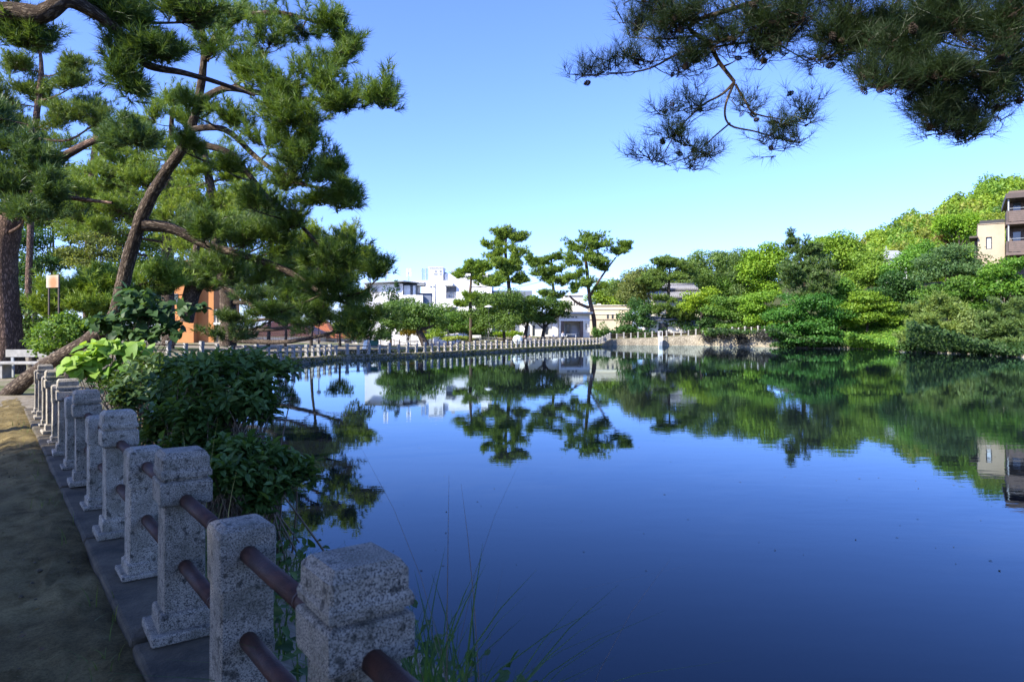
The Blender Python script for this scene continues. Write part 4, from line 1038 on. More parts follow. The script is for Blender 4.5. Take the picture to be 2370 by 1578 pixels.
BIKE = {}
def bike_proto():
    w_ = MB(); k = 20
    ring = [(math.cos(a) * .33, 0, .33 + math.sin(a) * .33) for a in np.linspace(0, 2 * math.pi, k + 1)]
    w_.tube(ring, .022, 5, cap=False); BIKE['tyre'] = w_.mesh('tyre', M['black'])
    s = MB()
    for i in range(8):
        a = i * math.pi / 4; s.tube([(0, 0, .33), (.31 * math.cos(a), 0, .33 + .31 * math.sin(a))], .006, 3, cap=False)
    BIKE['spokes'] = s.mesh('spokes', M['grey'])
    f = MB(); f.tube([(-.5, 0, .33), (-.12, 0, .3), (-.25, 0, .75), (-.5, 0, .33)], .018, 5); f.tube([(-.12, 0, .3), (.36, 0, .72)], .02, 5); f.tube([(-.24, 0, .6), (.34, 0, .8)], .018, 5); f.tube([(.5, 0, .33), (.36, 0, .72), (.32, 0, .95)], .018, 5)
    BIKE['frame'] = f.mesh('frame', M['grey'])
    h = MB(); h.tube([(.2, -.27, .98), (.32, -.12, 1.0), (.32, .12, 1.0), (.2, .27, .98)], .014, 5); BIKE['handlebar'] = h.mesh('handlebar', M['grey'])
    sd = MB(); sd.add([(-.42, -.09, .80), (-.42, .09, .80), (-.12, .025, .80), (-.12, -.025, .80), (-.42, -.09, .86), (-.42, .09, .86), (-.12, .025, .84), (-.12, -.025, .84)], [(0, 1, 2, 3), (7, 6, 5, 4), (0, 4, 5, 1), (1, 5, 6, 2), (2, 6, 7, 3), (3, 7, 4, 0)]); BIKE['saddle'] = sd.mesh('saddle', M['black'])
    bk = MB(); bk.box(.40, .66, -.16, .16, .78, .80); bk.box(.40, .42, -.16, .16, .8, 1.0); bk.box(.64, .66, -.16, .16, .8, 1.0); bk.box(.42, .64, -.16, -.15, .8, 1.0); bk.box(.42, .64, .15, .16, .8, 1.0); BIKE['basket'] = bk.mesh('basket', M['dark'])
bike_proto()
def bicycle(px, D, rz, label):
    x = (px - CX) / F_PX * D; r = empty('bicycle', (x, D, hz(x, D)), rz); tag(r, label, 'bicycle', 'bicycles parked along the promenade')
    for dx in (-.5, .5):
        t = link('wheel', BIKE['tyre'], r, (dx, 0, 0)); link('spokes', BIKE['spokes'], t)
    for k in ('frame', 'handlebar', 'saddle', 'basket'): link(k, BIKE[k], r)
for px, D, a, t in ((1121, 92, .3, 'bicycle parked left of the lamp pole under the cherry'), (1139, 91, -.2, 'bicycle parked right of the lamp pole under the cherry'),
                    (1252, 88, .6, 'leftmost bicycle in the cluster before the park house'), (1264, 89, -.4, 'second bicycle from the left before the park house'),
                    (1281, 91, .9, 'third bicycle from the left before the park house'), (1293, 93, .2, 'bicycle before the dark porch opening'), (1305, 94, .5, 'rightmost bicycle before the park house porch'),
                    (1235, 86, .1, 'bicycle standing right of the people by the white umbrella')): bicycle(px, D, a, t)

def person(px, D, rz, label, shirt, trousers, sit=False):
    x = (px - CX) / F_PX * D; z = hz(x, D); root = empty('person', (x, D, z), rz); tag(root, label, 'person', 'people by the waterside fence')
    if sit:
        J = {'pel': (0, 0, .48), 'sp': (0, .03, .72), 'ch': (0, .02, .95), 'nk': (0, -.01, 1.08), 'hd': (0, -.04, 1.2), 'tp': (0, -.03, 1.3)}
        legs = [((s * .09, -.02, .46), (s * .13, -.42, .50), (s * .13, -.45, .08), (s * .14, -.60, .04)) for s in (-1, 1)]
        arms = [((s * .19, .02, 1.0), (s * .26, -.10, .75), (s * .14, -.34, .66)) for s in (-1, 1)]
    else:
        J = {'pel': (0, 0, .92), 'sp': (0, .01, 1.12), 'ch': (0, .0, 1.35), 'nk': (0, 0, 1.48), 'hd': (0, -.03, 1.58), 'tp': (0, -.02, 1.68)}
        legs = [((s * .09, 0, .88), (s * .11, -.03, .48), (s * .12, .02, .08), (s * .13, -.14, .04)) for s in (-1, 1)]
        arms = [((s * .19, 0, 1.38), (s * .25, .0, 1.12), (s * .22, -.2, .98)) for s in (-1, 1)]
    vs = []; es = []; rad = []
    def v(p, r): vs.append(p); rad.append(r); return len(vs) - 1
    ids = [v(J[k], r) for k, r in (('pel', .135), ('sp', .12), ('ch', .14), ('nk', .055), ('hd', .095), ('tp', .07))]
    es += [(ids[i], ids[i + 1]) for i in range(5)]
    for l in legs:
        a = [v(p, r) for p, r in zip(l, (.09, .065, .05, .045))]; es += [(ids[0], a[0])] + [(a[i], a[i + 1]) for i in range(3)]
    for l in arms:
        a = [v(p, r) for p, r in zip(l, (.065, .048, .04))]; es += [(ids[2], a[0])] + [(a[i], a[i + 1]) for i in range(2)]
    me = bpy.data.meshes.new('body'); me.from_pydata(vs, es, []); o = link('body', me, root)
    md = o.modifiers.new('skin', 'SKIN')
    for i, s_ in enumerate(me.skin_vertices[0].data if me.skin_vertices else []): s_.radius = (rad[i], rad[i]); s_.use_root = i == 0
    o.modifiers.new('sub', 'SUBSURF').levels = 1; o.modifiers['sub'].render_levels = 2
    m, nt, b = new_mat('clothed body'); tc = N(nt, 'ShaderNodeTexCoord'); sx = N(nt, 'ShaderNodeSeparateXYZ'); nt.links.new(tc.outputs['Object'], sx.inputs[0])
    top = J['tp'][2]; mr = N(nt, 'ShaderNodeMapRange'); mr.inputs['From Max'].default_value = top + .08; nt.links.new(sx.outputs['Z'], mr.inputs[0])
    r_ = ramp(nt, mr.outputs[0], [(0, trousers), ((J['pel'][2] + .03) / (top + .08), shirt), ((J['nk'][2] - .03) / (top + .08), (0.45, .27, .19)), ((top - .02) / (top + .08), (.02, .017, .015))]); r_.color_ramp.interpolation = 'CONSTANT'
    nt.links.new(r_.outputs[0], b.inputs['Base Color']); b.inputs['Roughness'].default_value = .8; me.materials.append(m)
    h = MB(); c = J['hd']; h.lathe([(.0, .12), (.07, .10), (.105, .03), (.10, -.03)], 12); ho = h.build('hair', M['black'], root); ho.location = (c[0], c[1] + .02, c[2] + .06)
    return root
person(1215, 84.2, R(10), 'person in dark clothes sitting right beside the white umbrella', (.03, .03, .035), (.04, .04, .06), True)
person(1226, 84.8, R(-20), 'second seated person in grey top near the white umbrella', (.12, .12, .14), (.02, .02, .03), True)
person(1303, 93.2, R(30), 'standing person in pale shirt before the park house porch', (.6, .6, .6), (.04, .04, .05), False)
for px, D, t in ((1215, 84.2, 'folding stool under the person beside the white umbrella'), (1226, 84.8, 'folding stool under the person in grey')):
    x = (px - CX) / F_PX * D; r = empty('stool', (x, D, hz(x, D))); tag(r, t, 'stool', 'stools by the fence')
    MB().box(-.17, .17, -.17, .17, .33, .36).build('seat', M['dark'], r)
    for sx_ in (-.14, .14):
        for sy_ in (-.14, .14): MB().box(sx_ - .015, sx_ + .015, sy_ - .015, sy_ + .015, 0, .33).build('leg', M['grey'], r)

def umbrella():
    D = 83.3; c = P(1198, 786, D); r = empty('umbrella', tuple(c)); r.rotation_euler = (R(72), 0, R(6)); tag(r, 'round white open umbrella tipped towards the pond over the fence', 'umbrella')
    b = MB(); vs = []; fs = []; k = 16; pr = [(0.01, .32), (.25, .29), (.45, .2), (.6, .03)]
    for j, (rr, z) in enumerate(pr):
        for i in range(k):
            a = 2 * math.pi * i / k; q = rr * (1.0 if i % 2 == 0 else .96); vs.append((q * math.cos(a), q * math.sin(a), z))
    for j in range(3):
        for i in range(k): fs.append((j * k + i, j * k + (i + 1) % k, (j + 1) * k + (i + 1) % k, (j + 1) * k + i))
    b.add(vs, fs, True); b.build('canopy', M['sheet'], r)
    MB().tube([(0, 0, .34), (0, 0, -.55)], .012, 6).build('shaft', M['dark'], r)
    for i in range(8):
        a = math.pi * i / 4; MB().tube([(.02 * math.cos(a), .02 * math.sin(a), .29), (.58 * math.cos(a), .58 * math.sin(a), .03)], .007, 4).build('rib', M['grey'], r)
umbrella()

def board(px, D, label, w_, h_, mat, tilt, rz, z0=0):
    x = (px - CX) / F_PX * D; r = empty('notice_board', (x, D, hz(x, D) + z0), rz); tag(r, label, 'board'); r.rotation_euler = (tilt, 0, rz)
    MB().box(-w_ / 2, w_ / 2, -.02, .02, .25, .25 + h_).build('panel', M[mat], r)
    MB().box(-w_ / 2 - .03, w_ / 2 + .03, .021, .05, .22, .28 + h_).build('backing', M['grey'], r)
    for s in (-1, 1): MB().box(s * w_ * .42 - .03, s * w_ * .42 + .03, .051, .09, -.05, .25 + h_).build('leg', M['grey'], r)
board(841, 60.5, 'leaning white and green board behind the far stone fence', .6, .9, 'sheet', R(-12), R(-50))
board(866, 62, 'dark green box panel beside the leaning board', .75, .5, 'green_paint', 0, R(10), .3)

def tbl():
    D = 104.0; x = (1322 - CX) / F_PX * D; r = empty('garden_table', (x, D, hz(x, D))); tag(r, 'pale blue garden table with curved legs outside the park house porch', 'table')
    MB().box(-.75, .75, -.4, .4, .68, .72).build('top', M['curtain'], r)
    for a in (-.62, .62):
        for c in (-.3, .3): MB().tube([(a, c, .68), (a * 1.1, c, .35), (a * .95, c, 0)], .03, 5).build('leg', M['curtain'], r)
tbl()

def sluice():
    D = 101.6; x = (1528 - CX) / F_PX * D; r = empty('sluice_gate', (x, D, -.3)); tag(r, 'white concrete sluice gate pier with metal frame at the stone wall', 'sluice')
    MB().box(-.25, .25, -.35, .3, 0, 1.15 + .5).build('pier', M['white'], r)
    b = MB()
    for s in (-.3, .3): b.box(s - .03, s + .03, -.05, .01, 1.6, 2.35)
    b.box(-.33, .33, -.05, .01, 2.35, 2.42); b.build('frame', M['white'], r)
    MB().tube([(0, -.02, 1.6), (0, -.02, 2.55)], .025, 6).build('screw', M['grey'], r)
    MB().box(-.22, .22, -.40, -.352, .05, .9).build('gate_plate', M['grey'], r)
sluice()

def sign():
    D = 22.6; s = D / F_PX; x = (122 - CX) / F_PX * D; g = hz(x, D); r = empty('sign_panel', (x, D, g), R(-18)); tag(r, 'white rectangular sign with a faded orange spot behind the left trees', 'sign')
    z0 = CAMZ - (666 - HY) * s - g; z1 = CAMZ - (637 - HY) * s - g; hw = 19 * s
    m, nt, b = new_mat('faded sign print'); tc = N(nt, 'ShaderNodeTexCoord'); gr = N(nt, 'ShaderNodeTexGradient', gradient_type='SPHERICAL')
    mp = N(nt, 'ShaderNodeMapping'); mp.inputs['Location'].default_value = (-.05, 0, -(z0 + z1) / 2 / .42 + .12); mp.inputs['Scale'].default_value = (3.0, .01, 2.4)
    nz = N(nt, 'ShaderNodeTexNoise', Scale=6.0, Detail=4.0)
    mp.inputs['Location'].default_value = (-.15, 0, -(z0 * .6 + z1 * .4) * 2.4)
    nt.links.new(tc.outputs['Object'], mp.inputs[0]); nt.links.new(mp.outputs[0], gr.inputs[0])
    r_ = ramp(nt, gr.outputs[0], [(0, (.42, .41, .37)), (.25, (.44, .34, .24)), (.7, (.42, .16, .06))]); nt.links.new(r_.outputs[0], b.inputs['Base Color']); b.inputs['Roughness'].default_value = .5
    MB().box(-hw, hw, -.02, .02, z0, z1, bev=.015).build('panel', m, r)
    for q in (-.8, .8): MB().box(hw * q - .02, hw * q + .02, .021, .06, -.1, z1 + .03).build('post', M['brown_dark'], r)
sign()
def pole_line():
    D = 112.0; x = (1500 - CX) / F_PX * D; r = empty('utility_pole', (x, D, 1.0)); tag(r, 'slim white utility pole left of the grey tiled roof', 'pole')
    h = CAMZ - (672 - HY) * D / F_PX - 1.0
    MB().lathe([(.14, 0), (.10, h)], 8).build('shaft', M['white'], r); MB().box(-1.4, .1, -.05, .05, h - .9, h - .8).build('arm', M['white'], r); MB().box(-1.7, -.1, -.05, .05, h - .1, h).build('arm', M['white'], r)
    a = P(1362, 643, 118); b = P(1500, 646, 122); m = (a + b) / 2 - np.array([0, 0, .25])
    c = MB(); c.tube(smooth(np.array([a, m, b]), 6), .035, 5); o = c.build('power_cable', M['black']); tag(o, 'dark overhead cable between the umbrella pine and the tree line', 'cable')
    a = P(1180, 668, 112); b = P(1320, 625, 118); m = (a + b) / 2 - np.array([0, 0, .4]); c = MB(); c.tube(smooth(np.array([a, m, b]), 6), .03, 5); o = c.build('power_cable', M['black']); tag(o, 'thin cable sagging between the two tall far pines', 'cable')
pole_line()

# ------------------------------------------------------------------ trees
PG = (.040, .075, .018); PGL = (.075, .125, .022); PGD = (.028, .055, .018)
# --- the big leaning pine on the near left bank
pine('leaning_pine', 'big leaning black pine with crooked trunk arching over the near water', 'tree',
     [(-6, 940, 16.2, 36), (40, 895, 15.9, 29), (105, 846, 15.6, 26), (200, 788, 15.2, 25), (262, 738, 15, 27), (285, 655, 14.8, 26), (302, 585, 14.6, 25), (326, 508, 14.4, 24), (352, 452, 14.2, 23), (388, 392, 14, 21), (418, 350, 13.8, 19), (445, 290, 13.6, 17), (464, 205, 13.4, 15), (472, 130, 13.2, 12), (468, 60, 13, 9), (462, -50, 12.8, 5)],
     13.3,
     [(560, 30, 110, 40, -.3), (700, 55, 105, 42, -.6), (770, 70, 50, 30, -.9), (400, 20, 90, 40, -.2), (620, 100, 90, 35, -.8, .7),
      (560, 170, 60, 42, -1.0), (650, 190, 90, 50, -1.3, 1.3), (740, 190, 60, 52, -1.5), (800, 240, 70, 40, -1.7), (880, 235, 42, 46, -2.0, .8), (700, 265, 90, 42, -1.5),
      (620, 330, 80, 40, -1.2, .8), (700, 360, 70, 45, -1.5, .9), (770, 400, 62, 40, -1.8), (800, 455, 42, 32, -1.8, .9), (660, 425, 70, 40, -1.0, .8), (455, 260, 30, 30, -.5, .5), (430, 345, 34, 26, -.4, .5), (750, 460, 60, 30, -1.3, .8),
      (470, 545, 70, 34, .6, .8), (560, 560, 75, 36, 1.0), (640, 560, 60, 44, .8), (720, 590, 70, 44, .6), (800, 600, 60, 42, .3, 1.2), (870, 640, 36, 26, .1, .8), (600, 640, 75, 30, 1.4, .8), (700, 660, 80, 32, 1.2, .9), (790, 680, 75, 36, .8), (850, 720, 50, 36, .6), (690, 510, 50, 36, .2, .8), (560, 290, 60, 34, -1.0, .6), (520, 380, 60, 34, -.4, .6), (600, 480, 60, 34, -.2, .7), (720, 330, 50, 36, -1.6, .7), (640, 240, 60, 34, -1.2, .8), (540, 640, 60, 34, 1.2, .7), (620, 720, 70, 26, 1.2, .6), (740, 740, 80, 28, .9, .8), (820, 770, 60, 22, .6, .7), (760, 640, 60, 34, .4, .8), (500, 110, 60, 34, -.4, .6), (800, 130, 46, 26, -1.2, .7)],
     11, 'bark', (.088, .138, .028), 'near', density=.95, tscale=.60,
     limbs=[[(474, 140, 13.2, 9), (505, 80, 13.1, 8), (560, 40, 13, 7), (650, 30, 12.7, 5), (740, 55, 12.4, 3)],
            [(455, 240, 13.5, 9), (520, 205, 13.1, 8), (600, 215, 12.6, 7), (720, 230, 12, 5), (860, 225, 11.5, 2.5)],
            [(440, 300, 13.6, 8), (520, 300, 13.2, 7), (600, 370, 12.6, 6), (680, 420, 12.2, 4.5), (770, 440, 11.8, 2.5)],
            [(425, 335, 13.8, 9), (480, 338, 13.7, 8), (536, 358, 13.6, 7), (580, 410, 13.6, 6.5), (620, 458, 13.7, 6), (675, 500, 13.8, 5), (760, 590, 13.8, 3.5)],
            [(332, 520, 14.4, 15), (400, 530, 14.5, 12), (480, 568, 14.6, 10), (560, 590, 14.5, 8), (660, 625, 14.3, 7), (750, 680, 14.2, 5), (850, 720, 14, 3)]])
# --- the limb that enters at the top left, from a pine standing left of the path
pine('overhanging_pine', 'pine left of the path whose thick mossy limb enters at the top left', 'tree',
     [(-1330, 1060, 7.6, 46), (-1260, 700, 7.7, 42), (-1150, 300, 7.9, 38), (-1000, -100, 8.2, 32), (-900, -500, 8.4, 22), (-860, -900, 8.4, 12)],
     9.2,
     [(60, 95, 60, 24, .0, .5), (250, 40, 80, 40, .2, 1.0), (330, 40, 70, 36, .4), (265, 150, 36, 55, .2, .7), (350, 110, 60, 30, .4, .8), (390, 120, 45, 28, .7, .8), (300, 190, 20, 40, .3, .4), (440, 40, 70, 36, .8), (110, -60, 140, 50, 0), (-150, -60, 160, 60, 0), (20, 60, 50, 20, -.1, .5),
      (-500, -150, 260, 90, -.5, 1.3), (-700, -400, 300, 110, -.5, 1.4), (-1200, -600, 330, 120, -.6, 1.5), (-900, -800, 330, 120, -.6, 1.5)],
     12, 'bark', (.070, .115, .030), 'near', density=1.2,
     limbs=[[(-1060, 60, 8.1, 26.5), (-500, 110, 8.6, 25.7), (-150, 75, 9, 24.2), (0, 28, 9, 22.6), (95, 34, 9, 21.1), (150, 2, 9, 17.2), (205, 22, 9.2, 14.8), (262, 62, 9.4, 12.5), (302, 112, 9.6, 10.9), (345, 152, 9.8, 9.4), (420, 168, 10, 7.0), (500, 190, 10.2, 5.5), (590, 222, 10.4, 3.1)]])
# --- pines on the left, behind
pine('red_trunk_pine', 'thick reddish trunked pine at the left edge beside the path', 'tree',
     [(2, 868, 23, 46), (12, 800, 23, 38), (8, 720, 23, 33), (6, 640, 23, 31), (10, 570, 22.9, 29), (26, 500, 22.8, 26), (46, 440, 22.6, 20), (62, 402, 22.5, 16), (75, 350, 22.4, 10), (70, 290, 22.3, 6)],
     22, [(30, 330, 95, 45, 0, 1.3), (80, 400, 75, 42, -.5, 1.3), (20, 430, 70, 40, -.5, 1.3), (60, 480, 80, 34, -.8), (110, 440, 50, 30, -.8), (0, 260, 70, 34, 0), (-60, 380, 90, 50, 0), (330, 315, 60, 30, -.5, .9), (270, 330, 50, 24, -.3, .7)],
     13, 'bark_red', (0.060, 0.099, 0.030), 'mid', density=1.4,
     limbs=[[(50, 432, 22.6, 14), (110, 385, 22.4, 11), (170, 350, 22.2, 9), (230, 322, 22, 7), (330, 308, 21.6, 4)], [(30, 490, 22.8, 16), (0, 400, 22.8, 12), (-20, 340, 22.8, 7)], [(60, 430, 22.6, 8), (150, 455, 22, 6), (260, 470, 21.5, 3)]])
pine('slender_pine', 'slender pine with flat tiers rising at the far left against the sky', 'tree',
     [(64, 800, 30, 7), (68, 600, 30, 7), (76, 420, 30, 7), (82, 300, 30, 7), (90, 220, 30, 6.5), (96, 165, 30, 5), (92, 110, 30, 3)], 30,
     [(92, 112, 55, 24, 0), (40, 150, 60, 20, 0), (160, 145, 55, 20, -.4), (170, 195, 50, 18, -.6), (60, 200, 60, 26, .3), (20, 230, 55, 26, 0), (180, 255, 70, 26, -.6, 1.2), (120, 285, 60, 24, -.3), (225, 275, 38, 20, -.6), (40, 290, 60, 24, 0), (100, 230, 40, 20, .5)],
     14, 'bark_red', (0.088, 0.128, 0.030), 'mid', density=1.15)
pine('sunlit_pine', 'broad sunlit yellow green pine behind the crooked trunk', 'tree',
     [(528, 800, 40, 19), (528, 700, 40, 18), (520, 620, 40, 16), (505, 540, 40, 14), (490, 450, 40, 11), (478, 380, 40, 8), (470, 330, 40, 5)], 40,
     [(480, 470, 90, 36, -1, 1.4), (570, 455, 80, 34, -2, 1.6), (430, 500, 80, 40, -1, 1.3), (600, 500, 75, 36, -2, 1.4), (520, 520, 90, 40, -2.5, 1.4), (640, 540, 70, 36, -2), (470, 390, 60, 26, 0), (540, 405, 45, 18, 0, .8), (440, 580, 80, 38, -2.5), (560, 600, 80, 40, -3), (660, 600, 60, 36, -3), (730, 560, 55, 36, -3), (790, 560, 50, 26, -3), (830, 590, 36, 30, -3), (680, 690, 80, 36, -4), (760, 720, 80, 40, -4, 1.1), (840, 740, 46, 34, -4), (800, 650, 70, 40, -3.5)],
     15, 'bark', (0.149, 0.200, 0.027), 'mid', density=1.8)
pine('tall_back_pine', 'tall green pine with rounded top behind the leaning pine trunk', 'tree',
     [(390, 800, 44, 15), (388, 600, 44, 13), (392, 430, 44, 10), (396, 330, 44, 7), (398, 250, 44, 4)], 44,
     [(400, 240, 70, 30, 0, 1.2), (350, 270, 60, 30, -1, 1.2), (440, 280, 60, 30, -1, 1.2), (330, 330, 80, 34, -1.5, 1.3), (420, 345, 80, 34, -2, 1.3), (280, 370, 70, 34, -2), (250, 410, 80, 34, -2.5, 1.3), (340, 420, 80, 36, -3, 1.4), (200, 450, 80, 36, -3, 1.3), (290, 480, 80, 36, -3, 1.3), (180, 500, 70, 34, -3), (240, 535, 70, 30, -3.5), (380, 500, 60, 36, -3)],
     16, 'bark', (0.126, 0.179, 0.030), 'mid', density=2.0)
pine('twin_stem_pine', 'pine with two leaning dark stems in front of the orange building', 'tree',
     [(432, 745, 30, 15), (445, 690, 30, 14), (468, 640, 30, 13), (490, 590, 30, 11), (505, 540, 29.8, 8), (520, 500, 29.6, 5)], 30,
     [(530, 520, 70, 30, -.5), (590, 540, 60, 30, -1), (450, 530, 60, 30, 0), (520, 610, 60, 26, -1, .7), (610, 690, 60, 24, -1.5, .8), (650, 730, 60, 26, -1.5, .8), (560, 740, 50, 18, -1, .7), (540, 780, 70, 16, -1, .6), (460, 655, 50, 26, -.5, .9), (420, 640, 44, 26, -.5, .8), (380, 670, 44, 24, -.6, .8)],
     17, 'bark', (0.060, 0.096, 0.027), 'mid', density=1.2,
     limbs=[[(430, 700, 30, 11), (444, 640, 30, 10), (452, 590, 30, 8), (460, 540, 30, 5)], [(470, 635, 30, 7), (540, 675, 29.5, 5.5), (600, 720, 29, 4.5), (680, 765, 28.5, 3)], [(490, 590, 30, 7), (560, 650, 29.5, 5), (640, 700, 29, 3)]])
pine('low_pine', 'low bushy bright needled pine below the white sign', 'tree',
     [(215, 815, 25, 12), (212, 770, 25, 11), (205, 720, 25, 8), (195, 670, 25, 4)], 25,
     [(130, 690, 50, 26, -.6, 1.4), (185, 672, 50, 28, -.8, 1.4), (240, 668, 44, 28, -.6, 1.3), (210, 710, 70, 22, -1, 1.2), (265, 715, 50, 22, -.6), (110, 720, 40, 18, -.3), (230, 640, 34, 18, 0), (360, 640, 50, 26, 1.0), (320, 690, 60, 30, .6)],
     18, 'bark', (0.140, 0.200, 0.035), 'mid', density=1.6)
# --- far pines of the promenade
pine('tall_far_pine', 'tall straight far pine with rounded crown above the cherries', 'tree',
     [(1188, 790, 104, 7.5), (1186, 740, 104, 7), (1181, 690, 104, 6), (1174, 630, 104, 5), (1170, 580, 104, 4), (1173, 540, 104, 2)], 104,
     [(1172, 545, 34, 15, 0, 1.2), (1148, 560, 24, 13, .5), (1202, 556, 22, 14, 0), (1145, 585, 26, 14, 0), (1195, 590, 26, 16, -1), (1168, 600, 30, 16, -1.5, 1.2), (1150, 615, 20, 12, 0), (1190, 625, 26, 15, -1), (1163, 640, 22, 13, -1), (1200, 650, 24, 12, 0, .8), (1152, 655, 20, 9, 0, .7), (1215, 645, 16, 9, 0, .7), (1128, 570, 12, 8, 0, .6)],
     21, 'bark', (0.150, 0.211, 0.039), 'far', density=1.75, tscale=.8)
pine('umbrella_pine', 'spreading umbrella pine with long bare trunk and right hand limb', 'tree',
     [(1378, 790, 112, 6.5), (1374, 735, 112, 6.2), (1366, 700, 112, 6), (1362, 665, 112, 5), (1358, 620, 112, 5), (1352, 580, 112, 3)], 112,
     [(1360, 555, 44, 16, 0, 1.3), (1335, 575, 34, 16, 0, 1.2), (1385, 570, 36, 14, -1, 1.2), (1325, 605, 30, 16, -1), (1360, 600, 36, 14, -1.5), (1400, 600, 34, 14, -1), (1432, 585, 26, 12, 0), (1448, 572, 14, 9, 0), (1330, 640, 26, 14, -1), (1355, 660, 24, 14, -2, .8), (1395, 620, 20, 9, 0, .7), (1335, 670, 18, 10, -2, .6), (1390, 665, 16, 7, -1, .5)],
     22, 'bark_red', (0.132, 0.195, 0.035), 'far', density=1.75, tscale=.8, limbs=[[(1363, 690, 112, 3.2), (1380, 660, 112, 2.6), (1398, 632, 112, 2.2), (1425, 596, 112, 1.6)], [(1362, 712, 112, 4), (1335, 700, 111, 3), (1318, 685, 110.5, 2)]])
pine('gappy_pine', 'gappy leaning pine left of the umbrella pine', 'tree',
     [(1290, 780, 116, 5), (1286, 720, 116, 4.5), (1280, 660, 116, 4), (1276, 610, 116, 3), (1280, 585, 116, 2)], 116,
     [(1282, 596, 22, 10, 0), (1262, 605, 26, 12, 0), (1240, 608, 20, 12, 0), (1250, 632, 24, 12, -1), (1290, 625, 26, 13, -1), (1275, 650, 24, 10, -1, .8), (1300, 655, 26, 13, -1), (1262, 682, 16, 8, 0, .7), (1285, 685, 24, 8, 0, .7), (1228, 600, 12, 10, 0, .7)],
     23, 'bark', (0.117, 0.176, 0.035), 'far', density=1.6, tscale=.8)
pine('flat_top_pine', 'small flat topped pine before the white building', 'tree',
     [(1089, 790, 92, 5), (1090, 735, 92, 5), (1088, 690, 92, 4.5), (1090, 650, 92, 3.5), (1092, 625, 92, 2)], 92,
     [(1092, 620, 26, 10, 0, 1.2), (1074, 628, 22, 10, 0), (1112, 626, 22, 11, 0), (1122, 618, 12, 8, 0), (1095, 642, 24, 8, 0, .7), (1125, 655, 26, 8, 0, .9), (1150, 652, 16, 7, 0, .7), (1062, 640, 10, 6, 0, .5), (1085, 690, 20, 8, 0, .6), (1070, 705, 18, 7, 0, .6)],
     24, 'bark', (0.139, 0.205, 0.033), 'far', density=1.75, tscale=.8)
pine('pruned_pine', 'dark cloud pruned pine above the grey tiled roof', 'tree',
     [(1548, 770, 108, 6), (1545, 720, 108, 5), (1548, 670, 108, 4), (1550, 620, 108, 2)], 108,
     [(1552, 602, 38, 10, 0, 1.3), (1530, 612, 30, 9, 0, 1.2), (1578, 618, 30, 9, -1, 1.2), (1515, 632, 26, 10, 0), (1550, 640, 36, 10, -1), (1590, 640, 24, 9, 0), (1490, 650, 30, 12, -1), (1525, 660, 24, 10, -1), (1540, 690, 26, 9, -2, .8), (1560, 720, 34, 12, -3), (1590, 735, 26, 10, -3, .8), (1520, 720, 24, 12, -3, .8)],
     25, 'bark', (0.107, 0.160, 0.035), 'far', density=1.75, tscale=.8)

pine('spreading_back_pine', 'wide light green pine crown filling the sky behind the slender pine', 'tree',
     [(205, 800, 50, 12), (208, 600, 50, 11), (214, 430, 50, 9), (220, 330, 50, 6), (224, 280, 50, 3)], 50,
     [(225, 290, 70, 30, 0, 1.1), (150, 330, 80, 34, 0, 1.2), (280, 330, 70, 32, -1, 1.2), (100, 390, 70, 34, 0, 1.1), (200, 385, 80, 36, -2, 1.3), (300, 390, 60, 30, -2, 1.0), (140, 440, 80, 34, -2, 1.2), (60, 450, 60, 34, 0), (260, 440, 70, 30, -3, 1.1), (200, 490, 90, 34, -3, 1.2), (500, 350, 60, 30, 2, 1.0), (540, 400, 60, 28, 1, 1.0)],
     27, 'bark', (.120, .175, .032), 'mid', density=1.5)
# --- broadleaf trees round the far promenade
G1 = (.098, .172, .030); G2 = (.072, .136, .028); G3 = (.052, .108, .030); GY = (.155, .225, .028); GD = (.040, .080, .026); GO = (.125, .150, .045)
broadleaf('cherry_tree', 'leafy cherry tree with spreading crown left of the white umbrella', 'tree', [(1170, 695, 62, 26, 0), (1120, 722, 52, 28, 1), (1195, 728, 54, 28, 0), (1155, 748, 54, 24, -1), (1222, 700, 36, 22, 1), (1100, 755, 40, 20, 0)], 92, 31, (.080, .130, .026), .24, (1168, 92), .22, stems=1)
broadleaf('cherry_tree', 'dark multi stemmed cherry right before the cream park house', 'tree', [(1255, 704, 48, 22, 0), (1226, 728, 40, 20, 0), (1285, 726, 40, 22, 0), (1304, 710, 26, 18, 0), (1260, 744, 36, 12, 0)], 96, 32, (.072, .120, .024), .24, None, trunk=[(1255, 796, 96, 5), (1257, 775, 96, 4.5), (1262, 750, 96, 3)])
broadleaf('cherry_tree', 'forked cherry between the umbrella and the park house', 'tree', [(1212, 738, 26, 16, -1), (1232, 722, 24, 14, -1)], 93, 33, (.076, .124, .026), .24, None, trunk=[(1216, 798, 93, 5), (1216, 775, 93, 4.5), (1222, 745, 93, 3)])
broadleaf('leaning_cherry', 'cherry with dark leaning trunk before the white pavilion', 'tree', [(940, 718, 48, 24, 0), (905, 738, 42, 26, 0), (985, 728, 46, 24, 0), (950, 748, 50, 18, 0), (1012, 745, 32, 20, 0), (890, 770, 26, 18, 0)], 80, 34, (.090, .150, .034), .22, None, trunk=[(986, 800, 80, 9), (974, 775, 80, 8), (962, 745, 80, 6), (950, 720, 80, 3)])
broadleaf('slim_tree', 'slim dark leaved tree between the dark pine and the leaning cherry', 'tree', [(905, 690, 22, 30, 0), (895, 740, 30, 30, 0), (918, 660, 8, 16, 0), (930, 730, 24, 24, 0)], 86, 35, GD, .22, (905, 86), .14, per=.7)
